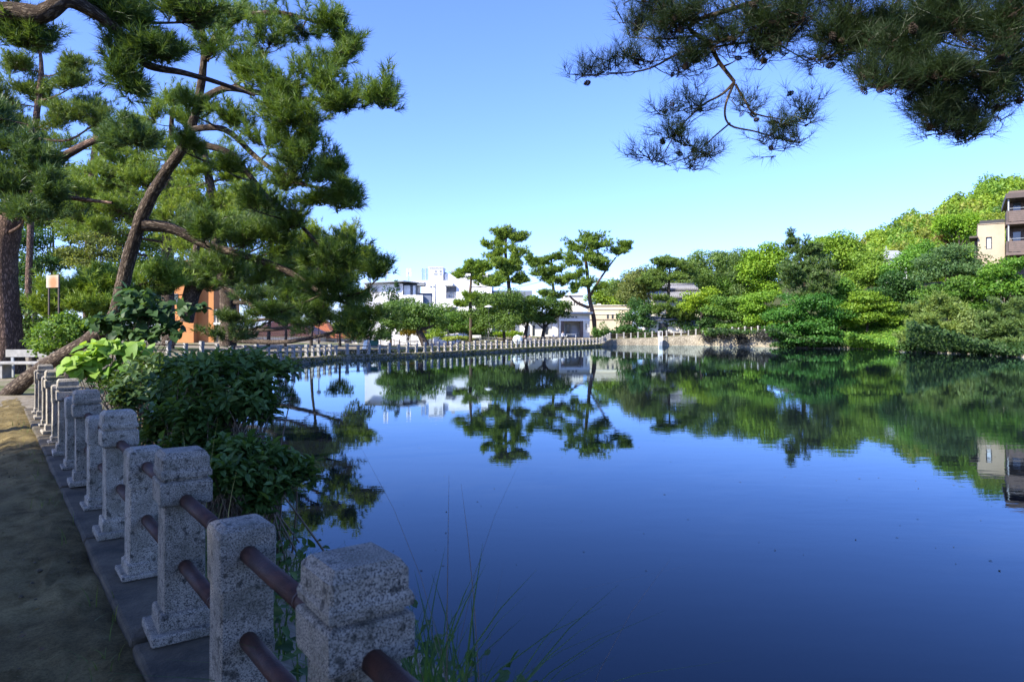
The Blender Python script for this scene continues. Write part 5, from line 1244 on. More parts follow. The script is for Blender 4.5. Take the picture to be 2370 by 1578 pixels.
broadleaf('small_tree', 'small pale trunked tree among the shrubs behind the bollards', 'tree', [(1035, 742, 36, 18, 0), (1066, 752, 30, 18, 0), (1012, 755, 28, 14, 0)], 100, 36, G1, .22, None, bark='bark_pale', trunk=[(1040, 788, 100, 3.5), (1036, 765, 100, 3), (1028, 745, 100, 2)])
broadleaf('garden_tree', 'light green tree hiding the foot of the white building', 'tree', [(1030, 722, 40, 20, 0), (1062, 735, 36, 20, 0), (1005, 745, 36, 20, 0), (1045, 760, 50, 16, 0)], 108, 37, (.105, .165, .034), .24, (1035, 108), .16)
broadleaf('garden_tree', 'light green tree below the white pavilion terrace', 'tree', [(930, 705, 36, 18, 0), (965, 722, 40, 20, 0), (900, 720, 34, 20, 0), (945, 750, 54, 20, 0), (995, 738, 30, 18, 0)], 100, 38, (.095, .155, .034), .24, (940, 100), .16)
broadleaf('garden_tree', 'tree filling the gap between the white building and the tall far pine', 'tree', [(1100, 705, 34, 18, 0), (1085, 735, 36, 20, 0), (1125, 690, 28, 16, 0), (1110, 740, 40, 20, 0)], 110, 39, (.085, .14, .03), .24, (1100, 110), .16)
sh = 0
for i, (x, y, rx, ry, D, c, t) in enumerate([(1072, 758, 38, 20, 104, G2, 'dark green round shrub left of the lamp'), (1110, 766, 30, 16, 102, G2, 'round shrub directly behind the pale bench'), (1002, 772, 30, 13, 98, GY, 'yellow green low shrub right of the leaning cherry'), (1180, 773, 34, 8, 102, (.15, .22, .02), 'bright clipped hedge under the cherries'),
        (1150, 772, 18, 10, 103, G3, 'small dark shrub left of the bright clipped hedge'), (1388, 765, 18, 20, 106, G2, 'tall shrub right of the cream park house'), (1408, 770, 24, 16, 108, G3, 'spreading shrub before the beige house'), (950, 765, 30, 12, 100, (.26, .19, .03), 'golden leaved shrub behind the tan railing'), (1055, 782, 40, 6, 98, (.2, .24, .05), 'low strip of pale grassy plants behind the bollards')]):
    broadleaf('shrub', t, 'shrub', [(x, y, rx, ry, 0), (x - rx * .6, y + ry * .4, rx * .6, ry * .7, 0), (x + rx * .6, y + ry * .35, rx * .6, ry * .75, .5)], D, 50 + i, c, .2, (x, D), .06, group='shrubs of the far promenade', sublump=7)

# --- right bank
RB = [  # name, label, lumps, depth, colour, leaf, flat, base px
 ('bright_tree', 'yellow green tree behind the beige house', [(1408, 668, 34, 18, 0), (1430, 685, 30, 18, 0), (1385, 690, 26, 16, 0), (1410, 700, 40, 14, 0)], 140, GY, .3, 1, 1405),
 ('oak_tree', 'rounded olive tree with leaning pale trunk left of the pruned pine', [(1465, 655, 32, 18, 0), (1490, 640, 26, 16, 1), (1450, 680, 26, 16, 0), (1480, 690, 34, 18, 0), (1510, 665, 26, 18, 1)], 110, GO, .25, 1, 1455),
 ('garden_tree', 'dark leafy tree standing left before the shed', [(1465, 740, 30, 18, 0), (1485, 715, 30, 18, 0), (1450, 765, 24, 12, 0), (1500, 745, 26, 16, 0), (1480, 775, 30, 10, 0)], 106, G3, .24, .9, 1470),
 ('garden_tree', 'dark leafy tree in front of the tiled house windows', [(1565, 745, 36, 18, 0), (1540, 765, 30, 12, 0), (1590, 760, 26, 12, 0), (1600, 715, 26, 16, 1)], 107, GD, .24, .8, 1560),
 ('airy_tree', 'airy pale tree with visible limbs right of the pruned pine', [(1625, 600, 30, 18, 0), (1650, 615, 34, 22, 0), (1665, 595, 20, 12, 0), (1640, 650, 34, 20, 0), (1612, 625, 22, 14, 0)], 112, (0.116, 0.179, 0.045), .22, 1, 1640),
 ('airy_tree', 'second airy grey green tree with thin upright trunk', [(1718, 600, 26, 16, 0), (1735, 625, 30, 22, 0), (1705, 640, 26, 18, 0), (1740, 590, 14, 10, 0), (1725, 670, 30, 20, 0)], 110, (0.102, 0.158, 0.050), .22, 1, 1728),
 ('lime_maple', 'lime yellow maple in front of the tiled house', [(1608, 690, 28, 12, 0), (1640, 680, 22, 14, 0), (1600, 712, 26, 12, 0), (1645, 705, 22, 12, 0)], 103, (0.204, 0.282, 0.027), .24, .8, 1620),
 ('maple', 'mid green layered maple behind the rail posts', [(1690, 700, 40, 14, 0), (1660, 725, 36, 14, 0), (1720, 730, 40, 16, 0), (1690, 755, 40, 10, 0), (1650, 770, 26, 10, 0), (1745, 760, 26, 10, 0)], 100, G1, .24, .6, 1690),
 ('maple', 'yellow green maple overhanging the stone wall end', [(1770, 690, 40, 16, 0), (1745, 715, 36, 14, 0), (1800, 720, 36, 16, 0), (1770, 745, 44, 14, 0), (1760, 775, 30, 10, -1)], 96, (0.139, 0.234, 0.027), .24, .6, 1765),
 ('camphor_tree', 'bright green tree left of the tall dark pine', [(1760, 600, 34, 20, 0), (1790, 585, 30, 18, 0), (1740, 630, 34, 22, 0), (1785, 630, 40, 24, 0), (1770, 665, 44, 20, 0), (1810, 600, 26, 20, 1)], 108, (0.158, 0.250, 0.027), .28, 1, 1770),
 ('camphor_tree', 'round topped yellow green tree behind the tall dark pine', [(1945, 560, 40, 20, 0), (1910, 580, 36, 22, 0), (1978, 585, 30, 22, 0), (1940, 605, 50, 26, 0), (1985, 620, 36, 24, 0), (1890, 570, 26, 16, 2)], 118, (0.153, 0.234, 0.029), .3, 1, 1945),
 ('camphor_tree', 'soft yellow green tree right below the round topped one', [(2010, 620, 40, 22, 0), (1985, 650, 44, 20, 0), (2040, 640, 36, 20, 0), (2020, 600, 26, 16, 2)], 108, (0.139, 0.217, 0.032), .28, 1, 2010),
 ('waterside_tree', 'large dark layered tree spreading over the water at the bank', [(1860, 700, 60, 20, 0), (1820, 730, 50, 18, 0), (1900, 735, 56, 20, 0), (1850, 760, 66, 16, -1), (1910, 775, 40, 14, -1), (1815, 775, 36, 14, -1), (1860, 790, 60, 10, -1.5)], 90, (0.055, 0.136, 0.023), .24, .55, 1865),
 ('maple', 'maple with drooping lime tiers above the ivy slope', [(2000, 690, 44, 12, 0), (1970, 712, 40, 12, 0), (2040, 710, 44, 12, 0), (2010, 735, 50, 12, 0), (1960, 745, 32, 12, 0), (2060, 740, 34, 14, 0)], 91, (0.139, 0.217, 0.025), .23, .5, 2005),
 ('shade_tree', 'dark tree behind the drooping maple', [(2080, 660, 50, 24, 0), (2040, 690, 44, 20, 0), (2120, 690, 44, 22, 0), (2085, 720, 60, 20, 0)], 95, (0.042, 0.092, 0.023), .24, .8, 2080),
 ('hill_tree', 'fresh green tree below the grey roof house', [(2110, 600, 40, 22, 0), (2075, 625, 36, 18, 0), (2140, 625, 40, 20, 0), (2130, 580, 30, 18, 2)], 104, (0.112, 0.217, 0.032), .26, 1, 2110),
 ('grey_cherry', 'grey green cherry with bare dark twigs left of the tan flats', [(2200, 585, 44, 16, 0), (2160, 605, 44, 16, 0), (2235, 605, 36, 18, 0), (2200, 630, 56, 18, 0), (2150, 640, 36, 14, 0), (2245, 640, 26, 18, 0)], 82, (0.079, 0.136, 0.047), .2, .6, 2195),
 ('broad_tree', 'broad fresh green tree below the tan flats', [(2210, 665, 50, 18, 0), (2170, 690, 46, 18, 0), (2250, 690, 46, 18, 0), (2210, 715, 60, 16, 0)], 78, (0.079, 0.147, 0.023), .22, .7, 2210),
 ('edge_tree', 'bright leafy tree at the right edge under the balconies', [(2345, 615, 44, 18, 0), (2310, 640, 44, 18, 0), (2365, 650, 44, 24, 0), (2320, 670, 50, 20, 0), (2375, 690, 40, 20, 0), (2290, 665, 30, 18, 0)], 72, (0.093, 0.179, 0.023), .21, .8, 2335),
 ('flowering_shrub', 'shrub with pale cream flower clusters left of the edge pine', [(2255, 735, 24, 18, 0), (2245, 765, 22, 18, 0), (2265, 790, 24, 12, 0)], 69, (0.158, 0.206, 0.063), .18, .8, 2255),
 ('camphor_tree', 'mid green tree filling the bank behind the layered maples', [(1700, 660, 46, 24, 0), (1660, 690, 40, 20, 0), (1735, 690, 46, 22, 0), (1690, 720, 56, 20, 0)], 113, (0.079, 0.147, 0.025), .26, 1, 1700),
 ('shade_tree', 'dark evergreen between the shed and the lime yellow maple', [(1640, 745, 30, 16, 0), (1615, 765, 26, 10, 0), (1665, 760, 26, 12, 0)], 104, (0.037, 0.082, 0.022), .24, .9, 1640),
 ('camphor_tree', 'fresh green tree between the waterside tree and the drooping maple', [(1935, 665, 40, 20, 0), (1960, 690, 36, 18, 0), (1920, 700, 36, 18, 0)], 97, (0.102, 0.196, 0.027), .24, .9, 1935),
 ('backdrop_tree', 'tall green tree behind the pruned pine and the tiled roof', [(1500, 650, 50, 24, 0), (1460, 675, 44, 22, 0), (1545, 660, 50, 24, 0), (1510, 690, 60, 22, 0)], 128, (.082, .125, .032), .28, 1, 1505),
 ('backdrop_tree', 'tall dull green tree between the two airy trees', [(1600, 640, 46, 26, 0), (1640, 655, 50, 28, 0), (1680, 635, 44, 28, 0), (1650, 690, 60, 24, 0), (1600, 685, 46, 22, 0)], 126, (.088, .135, .036), .28, 1, 1640),
 ('backdrop_tree', 'soft green tree rising behind the second airy tree', [(1720, 620, 46, 28, 0), (1750, 640, 44, 26, 0), (1690, 660, 46, 26, 0)], 124, (.105, .155, .036), .28, 1, 1720),
 ('hill_tree', 'brownish red tinged tree high on the slope', [(2185, 545, 24, 12, 0), (2200, 556, 18, 10, 0)], 112, (0.158, 0.130, 0.041), .26, .9, 2190),
 ('hill_tree', 'bright green tree beside the flats side canopy', [(2235, 540, 30, 20, 0), (2210, 525, 28, 18, 0), (2245, 515, 22, 16, 0), (2185, 520, 28, 20, 0)], 108, (0.158, 0.261, 0.025), .26, 1, 2225),
]
for i, (nm, lb, lp, D, c, lf, fl_, bx) in enumerate(RB):
    air = 'airy' in nm; lp = [(a, b, rx * (1.25 if air else 1.22), ry * (1.4 if air else 1.45), dd) for a, b, rx, ry, dd in lp]; lf *= 1.22; fl_ = max(fl_, .7)
    broadleaf(nm, lb, 'shrub' if 'shrub' in nm else 'tree', lp, D, 100 + i, c, lf, (bx, D), .2, flat=fl_, per=.62 if 'airy' in nm or 'grey' in nm else .9, sublump=11)
pine('tall_bank_pine', 'tall bushy dark pine rising above the right bank trees', 'tree', [(1862, 780, 96, 6), (1860, 700, 96, 5), (1858, 620, 96, 4), (1836, 560, 96, 2)], 96,
     [(1834, 556, 14, 14, 0, .8), (1850, 580, 34, 20, 0, 1.3), (1885, 590, 34, 18, 0, 1.2), (1840, 610, 36, 22, -1, 1.4), (1880, 625, 44, 22, -1.5, 1.5), (1905, 650, 30, 20, -1), (1845, 650, 40, 24, -2, 1.5), (1880, 675, 44, 20, -2, 1.3), (1825, 640, 24, 20, 0)], 61, 'bark', (0.079, 0.125, 0.035), 'far', density=1.6)
pine('waterside_pine', 'bushy pine with drooping pads leaning over the water below the tan flats', 'tree', [(2165, 800, 74, 7), (2162, 760, 74, 6), (2168, 720, 74, 4), (2175, 690, 74, 2)], 74,
     [(2180, 705, 40, 14, 0, 1.3), (2145, 720, 40, 14, 0, 1.3), (2205, 735, 40, 14, -1, 1.2), (2160, 750, 52, 14, -1.5, 1.4), (2125, 760, 34, 13, -1, 1.2), (2200, 770, 44, 14, -1.5, 1.2), (2150, 785, 52, 13, -2, 1.3), (2115, 790, 30, 12, -1.5), (2190, 800, 36, 9, -1.5)], 62, 'bark', (0.137, 0.189, 0.046), 'far', density=1.6)
pine('edge_pine', 'dark pine at the right edge hanging over the water', 'tree', [(2330, 812, 66, 8), (2326, 770, 66, 7), (2330, 720, 66, 4)], 66,
     [(2330, 715, 44, 16, 0, 1.2), (2300, 740, 36, 16, 0, 1.2), (2360, 745, 40, 18, 0, 1.2), (2325, 770, 50, 16, -1, 1.2), (2370, 785, 44, 16, -1, 1.1), (2290, 775, 26, 14, 0), (2340, 800, 50, 12, -1.5, 1.1)], 63, 'bark', (0.096, 0.144, 0.041), 'far', density=1.5)

for i, (x, y, rx, ry, D, c, t) in enumerate([(2098, 800, 22, 14, 73.2, (.05, .10, .026), 'shrub hanging over the waterline at the right end of the ivy slope'), (2232, 806, 24, 14, 68.2, (.05, .09, .026), 'dark shrub at the waterline between the two drooping pines'), (2275, 812, 26, 13, 66.3, (.06, .11, .028), 'second waterline shrub left of the edge pine'),
        (2345, 815, 40, 14, 61.6, (.045, .085, .024), 'dark shrub at the waterline at the right picture edge'), (1945, 795, 26, 13, 88, (.06, .115, .028), 'shrub at the waterline left of the ivy slope'), (1812, 798, 28, 13, 88.6, (.05, .105, .026), 'shrub overhanging the water at the end of the stone wall'), (2160, 806, 34, 10, 71.5, (.045, .085, .024), 'low shrub under the drooping waterside pine')]):
    broadleaf('bank_shrub', t, 'shrub', [(x, y, rx, ry, 0), (x - rx * .6, y + 2, rx * .6, ry * .8, 0), (x + rx * .6, y - 2, rx * .6, ry * .9, .5), (x, y - ry, rx * .8, ry * .8, 1.5)], D, 160 + i, c, .24, (x, D + 1.5), .07, group='shrubs along the right waterline', sublump=8)
# --- ivy covered slope and dark creeper on the wall
def patch(name, label, kind, pts, leaf, color, seed, lift=.15):
    rng = np.random.default_rng(seed); pts = np.asarray(pts); n = len(pts)
    no = unit(rng.normal(0, .7, (n, 3)) + np.array([-.2, -.5, .7])); ax = unit(np.cross(no, rng.normal(size=(n, 3))))
    V, F, T = leaf_faces(pts + no * rng.uniform(0, lift, (n, 1)), ax, no, leaf * rng.uniform(.6, 1.3, n), leaf * .8, rng)
    o = link(name, np_mesh(name, V, F, M['leaf'], T)); o.color = (*color, 1); tag(o, label, 'plants', kind=kind); return o
def slope_points(poly_px, n, seed):
    """random ground points seen inside a strip: rows (px0,px1,dmin,dmax)"""
    rng = np.random.default_rng(seed); out = []
    for px0, px1, d0, d1, m in poly_px:
        px = rng.uniform(px0, px1, m); d = rng.uniform(d0, d1, m); x = (px - CX) / F_PX * d; z = height(np.column_stack([x, d])); out.append(np.column_stack([x, d, z]))
    return np.concatenate(out)
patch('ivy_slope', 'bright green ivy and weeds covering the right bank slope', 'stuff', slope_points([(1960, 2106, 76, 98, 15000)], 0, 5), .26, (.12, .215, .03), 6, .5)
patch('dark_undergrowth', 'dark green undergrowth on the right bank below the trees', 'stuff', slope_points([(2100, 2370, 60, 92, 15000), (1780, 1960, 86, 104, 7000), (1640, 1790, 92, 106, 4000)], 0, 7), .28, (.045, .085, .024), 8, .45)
rng = np.random.default_rng(71); pts = []
for cx, cz, rw, rh, n in ((1637, 778, 14, 12, 900), (1675, 775, 18, 8, 700), (1715, 783, 14, 12, 900), (1770, 775, 26, 10, 1000)):
    D = np.interp(cx, [1623, 1791], [100.3, 90.2]) - .25; q = rng.normal(0, .5, (n, 2)); px = cx + q[:, 0] * rw; py = cz + q[:, 1] * rh
    d = np.interp(px, [1623, 1791], [100.4, 90.4]) - rng.uniform(.05, .5, n); pts.append(np.column_stack([(px - CX) / F_PX * d, d, CAMZ - (py - HY) / F_PX * d]))
patch('wall_creeper', 'dark bare creeper patches hanging over the stone wall', 'stuff', np.concatenate(pts), .2, (.05, .05, .045), 72, .2)
rng = np.random.default_rng(73); t = rng.random(2600); n = len(t)
ew = edge_poly(10, 16, -.06); ew = np.array(ew); cum = np.concatenate([[0], np.cumsum(np.linalg.norm(np.diff(ew[:, :2], axis=0), axis=1))]); S = t * cum[-1]
pts = np.column_stack([np.interp(S, cum, ew[:, 0]) + rng.normal(0, .1, n), np.interp(S, cum, ew[:, 1]) + rng.normal(0, .1, n), rng.uniform(.02, .36, n)])
patch('moss_fringe', 'moss and weeds fringing the foot of the far stone fence', 'stuff', pts, .14, (.09, .10, .025), 74, .1)

rng = np.random.default_rng(75); n = 9000; t = rng.random(n)
ew = np.array(edge_poly(10, 16, 1.0)); cum = np.concatenate([[0], np.cumsum(np.linalg.norm(np.diff(ew[:, :2], axis=0), axis=1))]); S = t * cum[-1]
pts = np.column_stack([np.interp(S, cum, ew[:, 0]) - rng.uniform(0, .9, n), np.interp(S, cum, ew[:, 1]) + rng.uniform(0, .5, n), .30 + rng.uniform(.0, .38, n) * (.5 + .5 * np.sin(S * .35) ** 2)])
patch('verge_weeds', 'dark low weeds growing behind the far stone fence', 'stuff', pts, .13, (.045, .058, .024), 76, .12)

# --- wooded hill behind
def hill():
    xs = np.linspace(20, 420, 60); ys = np.linspace(125, 420, 44); g = np.stack(np.meshgrid(xs, ys), -1).reshape(-1, 2)
    def hh(x, y):
        D0 = 230.0; px = CX + x / y * F_PX
        ridge = np.interp(px, [1500, 1800, 2000, 2035, 2079, 2158, 2260, 2309, 2370, 2700], [800, 640, 585, 575, 540, 515, 478, 436, 430, 380])
        z = CAMZ - (ridge - HY) / F_PX * D0; f = np.clip((y - 125) / (D0 - 125), 0, 1) ** .8; b = np.clip((y - D0) / 150, 0, 1)
        return z * f * (1 - .25 * b) + 4 * np.sin(x * .07 + y * .05) * f * 0.4
    z = hh(g[:, 0], g[:, 1]); V = np.column_stack([g, z]); n = len(xs)
    F = [(j * n + i, j * n + i + 1, (j + 1) * n + i + 1, (j + 1) * n + i) for j in range(len(ys) - 1) for i in range(n - 1)]
    tag(link('hill', np_mesh('hill', V, F, M['ground'], smooth=True)), kind='structure')
    rng = np.random.default_rng(81); lumps = []; cols = []
    geos = [Geo() for _ in range(4)]
    pal = [(.185, .26, .036), (.14, .225, .034), (.065, .12, .030), (.195, .22, .05)]
    for k in range(400):
        y = rng.uniform(140, 262); px = rng.uniform(1960, 2480); x = (px - CX) / F_PX * y; zz = float(hh(np.array([x]), np.array([y]))[0])
        r = rng.uniform(2.6, 5.0); rz_ = r * rng.uniform(.7, 1.0); ci = int(rng.choice(4, p=[.4, .3, .15, .15]))
        V, F, T = crown_leaves([(x, y, zz + rz_ * .45, r, r, rz_)], rng, .78, .8, sublump=6); geos[ci].add(V, F, T)
    for ci, gg in enumerate(geos):
        o = link('hillside_wood', gg.mesh('hillside_wood', M['leaf'])); o.color = (*pal[ci], 1)
        tag(o, ['yellow green evergreen wood covering the hill', 'mid green trees scattered over the wooded hill', 'dark green trees scattered over the wooded hill', 'olive tinged trees scattered over the wooded hill'][ci], 'wood', kind='stuff')
hill()
broadleaf('ridge_tree', 'dark open crowned tree standing out on the hill ridge', 'tree', [(2214, 462, 22, 10, 0), (2200, 472, 14, 8, 0), (2228, 470, 14, 9, 0), (2215, 485, 22, 8, 0)], 225, 131, (.05, .085, .035), .5, None, .4, trunk=[(2214, 520, 225, 3), (2214, 490, 225, 2.5), (2214, 465, 225, 1.5)], per=.7)
broadleaf('ridge_tree', 'small grey green tree on the ridge left of the dark one', 'tree', [(2146, 500, 10, 6, 0), (2138, 504, 7, 5, 0), (2154, 503, 8, 5, 0)], 225, 132, (.06, .09, .045), .5, None, .3, trunk=[(2146, 530, 225, 2), (2146, 512, 225, 1.6), (2146, 500, 225, 1)], per=.6)

# --- broadleaf things on the left
LB = [
 ('dark_tree', 'dark leaved tree between the red trunk and the white sign', [(70, 560, 50, 36, 0), (50, 620, 40, 36, 0), (110, 600, 44, 36, 0), (90, 660, 50, 30, 0), (60, 700, 40, 26, 0)], 34, (.050, .100, .032), .12, 1, 80, 1.0),
 ('twiggy_tree', 'olive tree with fine bare twigs left of the crooked trunk', [(210, 560, 50, 26, 0), (250, 590, 50, 28, 0), (190, 610, 50, 28, 0), (240, 630, 50, 22, 0), (160, 590, 40, 24, 0)], 31, (.125, .150, .040), .10, .8, 225, .6),
 ('leafy_bush', 'fresh green bush behind the fence end at the left', [(150, 770, 60, 30, 0), (110, 800, 50, 26, 0), (190, 800, 55, 28, 0), (140, 740, 40, 22, 0), (200, 750, 44, 26, 0), (240, 780, 50, 28, .5)], 19, (.115, .185, .035), .085, .9, 150, 1.0),
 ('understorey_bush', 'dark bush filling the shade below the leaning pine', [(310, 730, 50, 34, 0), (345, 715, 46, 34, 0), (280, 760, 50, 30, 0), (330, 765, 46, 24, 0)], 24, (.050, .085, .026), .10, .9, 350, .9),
 ('slim_park_tree', 'young staked tree behind the far fence with pale twisted trunk', [(660, 735, 30, 24, 0), (640, 715, 26, 20, 0), (680, 715, 26, 20, 0)], 68, (.05, .085, .028), .16, .9, 660, .8),
 ('small_park_tree', 'small tree with straight trunk behind the far fence', [(786, 745, 26, 18, 0), (770, 730, 22, 16, 0), (805, 735, 22, 18, 0)], 70, (.08, .13, .03), .16, .9, 787, .7),
]
LB += [
 ('park_tree', 'sunlit broadleaf tree filling the gap left of the orange building', [(290, 560, 70, 40, 0), (340, 620, 70, 40, 0), (270, 640, 60, 40, 0), (320, 690, 70, 36, 0), (380, 570, 50, 36, 0)], 52, (.10, .15, .032), .17, .9, 310, .9),
 ('park_tree', 'dense tree behind the sunlit pine right of the twin stems', [(610, 620, 60, 36, 0), (570, 660, 50, 30, 0), (650, 660, 50, 30, 0), (700, 630, 50, 34, 0), (640, 590, 60, 30, 0)], 58, (.055, .09, .028), .18, .9, 620, .8),
 ('park_tree', 'light green tree at the far left behind the red trunk', [(120, 500, 60, 36, 0), (180, 540, 60, 36, 0), (100, 450, 50, 30, 0), (150, 600, 60, 36, 0), (60, 520, 50, 40, 0)], 56, (.11, .165, .035), .17, .9, 130, .9),
 ('park_tree', 'yellow green tree right behind the sunlit pine crown', [(520, 480, 70, 30, 0), (600, 470, 60, 30, 0), (450, 520, 60, 34, 0), (560, 540, 70, 34, 0)], 50, (.14, .185, .030), .17, .9, 540, .9),
 ('park_tree', 'tall yellow green tree between the slender pine and the rounded pine', [(190, 420, 70, 44, 0), (250, 470, 70, 44, 0), (150, 480, 60, 44, 0), (210, 530, 80, 40, 0), (290, 420, 50, 36, 0)], 60, (.15, .20, .032), .2, .9, 215, .9),
 ('park_tree', 'sunlit tree closing the gap behind the crooked trunk', [(380, 450, 70, 44, 0), (430, 420, 60, 36, 0), (350, 510, 70, 40, 0), (440, 490, 60, 40, 0), (400, 560, 70, 36, 0)], 62, (.14, .195, .032), .2, .9, 400, .9),
 ('park_tree', 'green tree right of the sunlit pine above the brown roof', [(690, 560, 56, 36, 0), (740, 600, 56, 36, 0), (650, 600, 50, 36, 0), (720, 650, 60, 34, 0), (800, 640, 50, 40, 0), (830, 690, 40, 34, 0)], 64, (.075, .115, .028), .2, .9, 720, .9),
 ('understorey_bush', 'leafy bush at the foot of the red trunk', [(60, 760, 40, 34, 0), (100, 740, 40, 34, 0), (80, 800, 50, 24, 0), (40, 710, 36, 30, 0)], 27, (.075, .125, .03), .11, .9, 75, .9),
]
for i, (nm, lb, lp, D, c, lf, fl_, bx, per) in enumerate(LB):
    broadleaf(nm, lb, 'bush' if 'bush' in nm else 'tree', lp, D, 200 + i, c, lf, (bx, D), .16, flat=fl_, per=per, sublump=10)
# bench slab and stone block seen beyond the fence end
r = empty('stone_bench', (*P(62, 0, 21)[:2], hz(*P(62, 0, 21)[:2]))); tag(r, 'pale stone slab bench beyond the end of the near fence', 'bench')
MB().box(-.9, .6, -.25, .25, .42, .50, bev=.02).build('seat', M['granite_far'], r); MB().box(-.9, .7, .35, .42, .62, .85, bev=.01).build('backrest', M['granite_far'], r)
for s in (-.7, .4): MB().box(s - .1, s + .1, -.2, .2, 0, .42).build('leg', M['granite_far'], r)
for s in (-.7, .5): MB().box(s - .04, s + .04, .36, .41, 0, .62).build('back_post', M['grey'], r)
# trees further left, outside the picture, that close the park on that side (copies with their parts)
src = [o for o in bpy.data.objects if o.parent is None and o.name.startswith('park_tree')]
for i, (x, y, a, t) in enumerate([(-44, 34, 1.0, 'park tree standing left of the red trunked pine'), (-52, 22, 2.2, 'park tree far left of the path'), (-58, 44, 3.1, 'park tree at the far left rear of the park'), (-47, 8, 4.4, 'park tree far left level with the viewer'), (-66, 30, 5.0, 'outermost park tree on the left'), (-62, 4, .4, 'park tree farthest left near the viewer')]):
    s0 = src[i % len(src)]; o = s0.copy(); COL.objects.link(o); o.location = (x, y, hz(x, y)); o.rotation_euler = (0, 0, a); o['label'] = t; o['group'] = 'park trees left of the picture'
    for ch in list(s0.children):
        c = ch.copy(); COL.objects.link(c); c.parent = o

# ------------------------------------------------------------------ pine overhead at the top right, standing behind the camera
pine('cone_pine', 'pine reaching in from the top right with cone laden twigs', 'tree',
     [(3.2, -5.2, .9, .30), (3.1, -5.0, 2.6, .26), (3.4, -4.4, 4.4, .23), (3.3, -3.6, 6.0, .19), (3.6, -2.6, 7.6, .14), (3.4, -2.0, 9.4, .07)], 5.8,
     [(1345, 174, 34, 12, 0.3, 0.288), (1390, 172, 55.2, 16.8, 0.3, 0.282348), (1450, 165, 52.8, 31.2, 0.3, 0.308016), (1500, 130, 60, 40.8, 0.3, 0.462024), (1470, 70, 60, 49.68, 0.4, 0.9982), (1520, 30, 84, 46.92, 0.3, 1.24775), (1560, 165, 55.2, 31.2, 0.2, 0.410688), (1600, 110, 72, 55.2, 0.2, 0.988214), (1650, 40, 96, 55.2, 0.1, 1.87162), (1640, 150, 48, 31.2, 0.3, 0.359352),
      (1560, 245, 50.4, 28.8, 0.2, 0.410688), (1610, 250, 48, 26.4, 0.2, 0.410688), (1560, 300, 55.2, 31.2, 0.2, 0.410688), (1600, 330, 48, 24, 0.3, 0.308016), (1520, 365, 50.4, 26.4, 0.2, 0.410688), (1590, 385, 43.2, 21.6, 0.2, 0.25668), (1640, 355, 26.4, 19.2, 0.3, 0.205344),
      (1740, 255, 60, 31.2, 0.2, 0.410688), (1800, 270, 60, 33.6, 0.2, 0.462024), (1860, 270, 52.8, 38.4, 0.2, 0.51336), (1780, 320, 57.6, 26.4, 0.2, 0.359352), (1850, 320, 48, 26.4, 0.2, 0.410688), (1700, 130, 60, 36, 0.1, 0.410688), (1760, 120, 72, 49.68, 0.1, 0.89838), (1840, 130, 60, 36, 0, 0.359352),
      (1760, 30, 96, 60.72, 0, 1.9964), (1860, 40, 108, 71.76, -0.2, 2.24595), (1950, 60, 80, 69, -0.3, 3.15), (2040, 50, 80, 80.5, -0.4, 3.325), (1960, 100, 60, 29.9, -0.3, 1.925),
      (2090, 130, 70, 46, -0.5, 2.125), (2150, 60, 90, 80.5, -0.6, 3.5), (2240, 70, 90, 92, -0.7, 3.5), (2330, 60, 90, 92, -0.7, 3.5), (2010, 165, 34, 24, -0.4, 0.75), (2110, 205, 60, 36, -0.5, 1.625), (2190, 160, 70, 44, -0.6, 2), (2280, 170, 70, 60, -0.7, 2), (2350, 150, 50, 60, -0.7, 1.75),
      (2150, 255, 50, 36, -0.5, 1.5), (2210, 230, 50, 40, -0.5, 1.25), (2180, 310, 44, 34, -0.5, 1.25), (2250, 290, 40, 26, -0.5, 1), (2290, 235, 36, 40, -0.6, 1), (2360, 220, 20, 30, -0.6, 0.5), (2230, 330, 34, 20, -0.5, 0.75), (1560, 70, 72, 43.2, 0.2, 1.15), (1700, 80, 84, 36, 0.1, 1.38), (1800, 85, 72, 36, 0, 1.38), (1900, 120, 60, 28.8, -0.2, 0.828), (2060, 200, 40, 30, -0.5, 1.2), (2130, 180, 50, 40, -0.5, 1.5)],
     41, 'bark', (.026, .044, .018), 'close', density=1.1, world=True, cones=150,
     limbs=[[(3060, -500, 2.2, 7.4), (2300, -350, 3.8, 11.7), (1900, -120, 5.2, 8.0), (1780, -10, 5.7, 6.4), (1600, 55, 6.0, 5.3), (1640, 100, 6, 5.1), (1665, 145, 6, 4.8), (1700, 190, 6, 4.2)],
            [(1700, 190, 6, 3.7), (1672, 218, 6, 2.9), (1625, 245, 6, 2.1), (1570, 300, 6, 1.6), (1530, 370, 6, 0.9)], [(1700, 190, 6, 3.2), (1678, 250, 6, 2.7), (1690, 290, 6, 2.4), (1750, 305, 6, 1.9), (1820, 325, 6, 1.2), (1870, 320, 6, 0.8)],
            [(1702, 195, 6, 3.2), (1725, 235, 6, 2.7), (1745, 262, 6, 2.1), (1800, 275, 6, 1.6), (1865, 285, 6, 0.9)], [(1640, 100, 6, 3.2), (1570, 125, 6, 2.7), (1500, 160, 6, 2.1), (1430, 170, 6, 1.6), (1345, 176, 6, 0.8)],
            [(1690, 285, 6, 2.1), (1660, 310, 6, 1.6), (1600, 360, 6, 1.2), (1520, 388, 6, 0.6)], [(1650, 110, 6, 2.7), (1720, 100, 6, 2.1), (1790, 100, 5.9, 1.6), (1880, 150, 5.8, 1.1)],
            [(2300, -350, 3.8, 8.5), (2420, 60, 4.6, 6.4), (2380, 100, 5, 5.3), (2290, 132, 5.2, 4.2), (2215, 188, 5.3, 3.2), (2240, 230, 5.3, 2.1), (2255, 280, 5.3, 1.3)]])
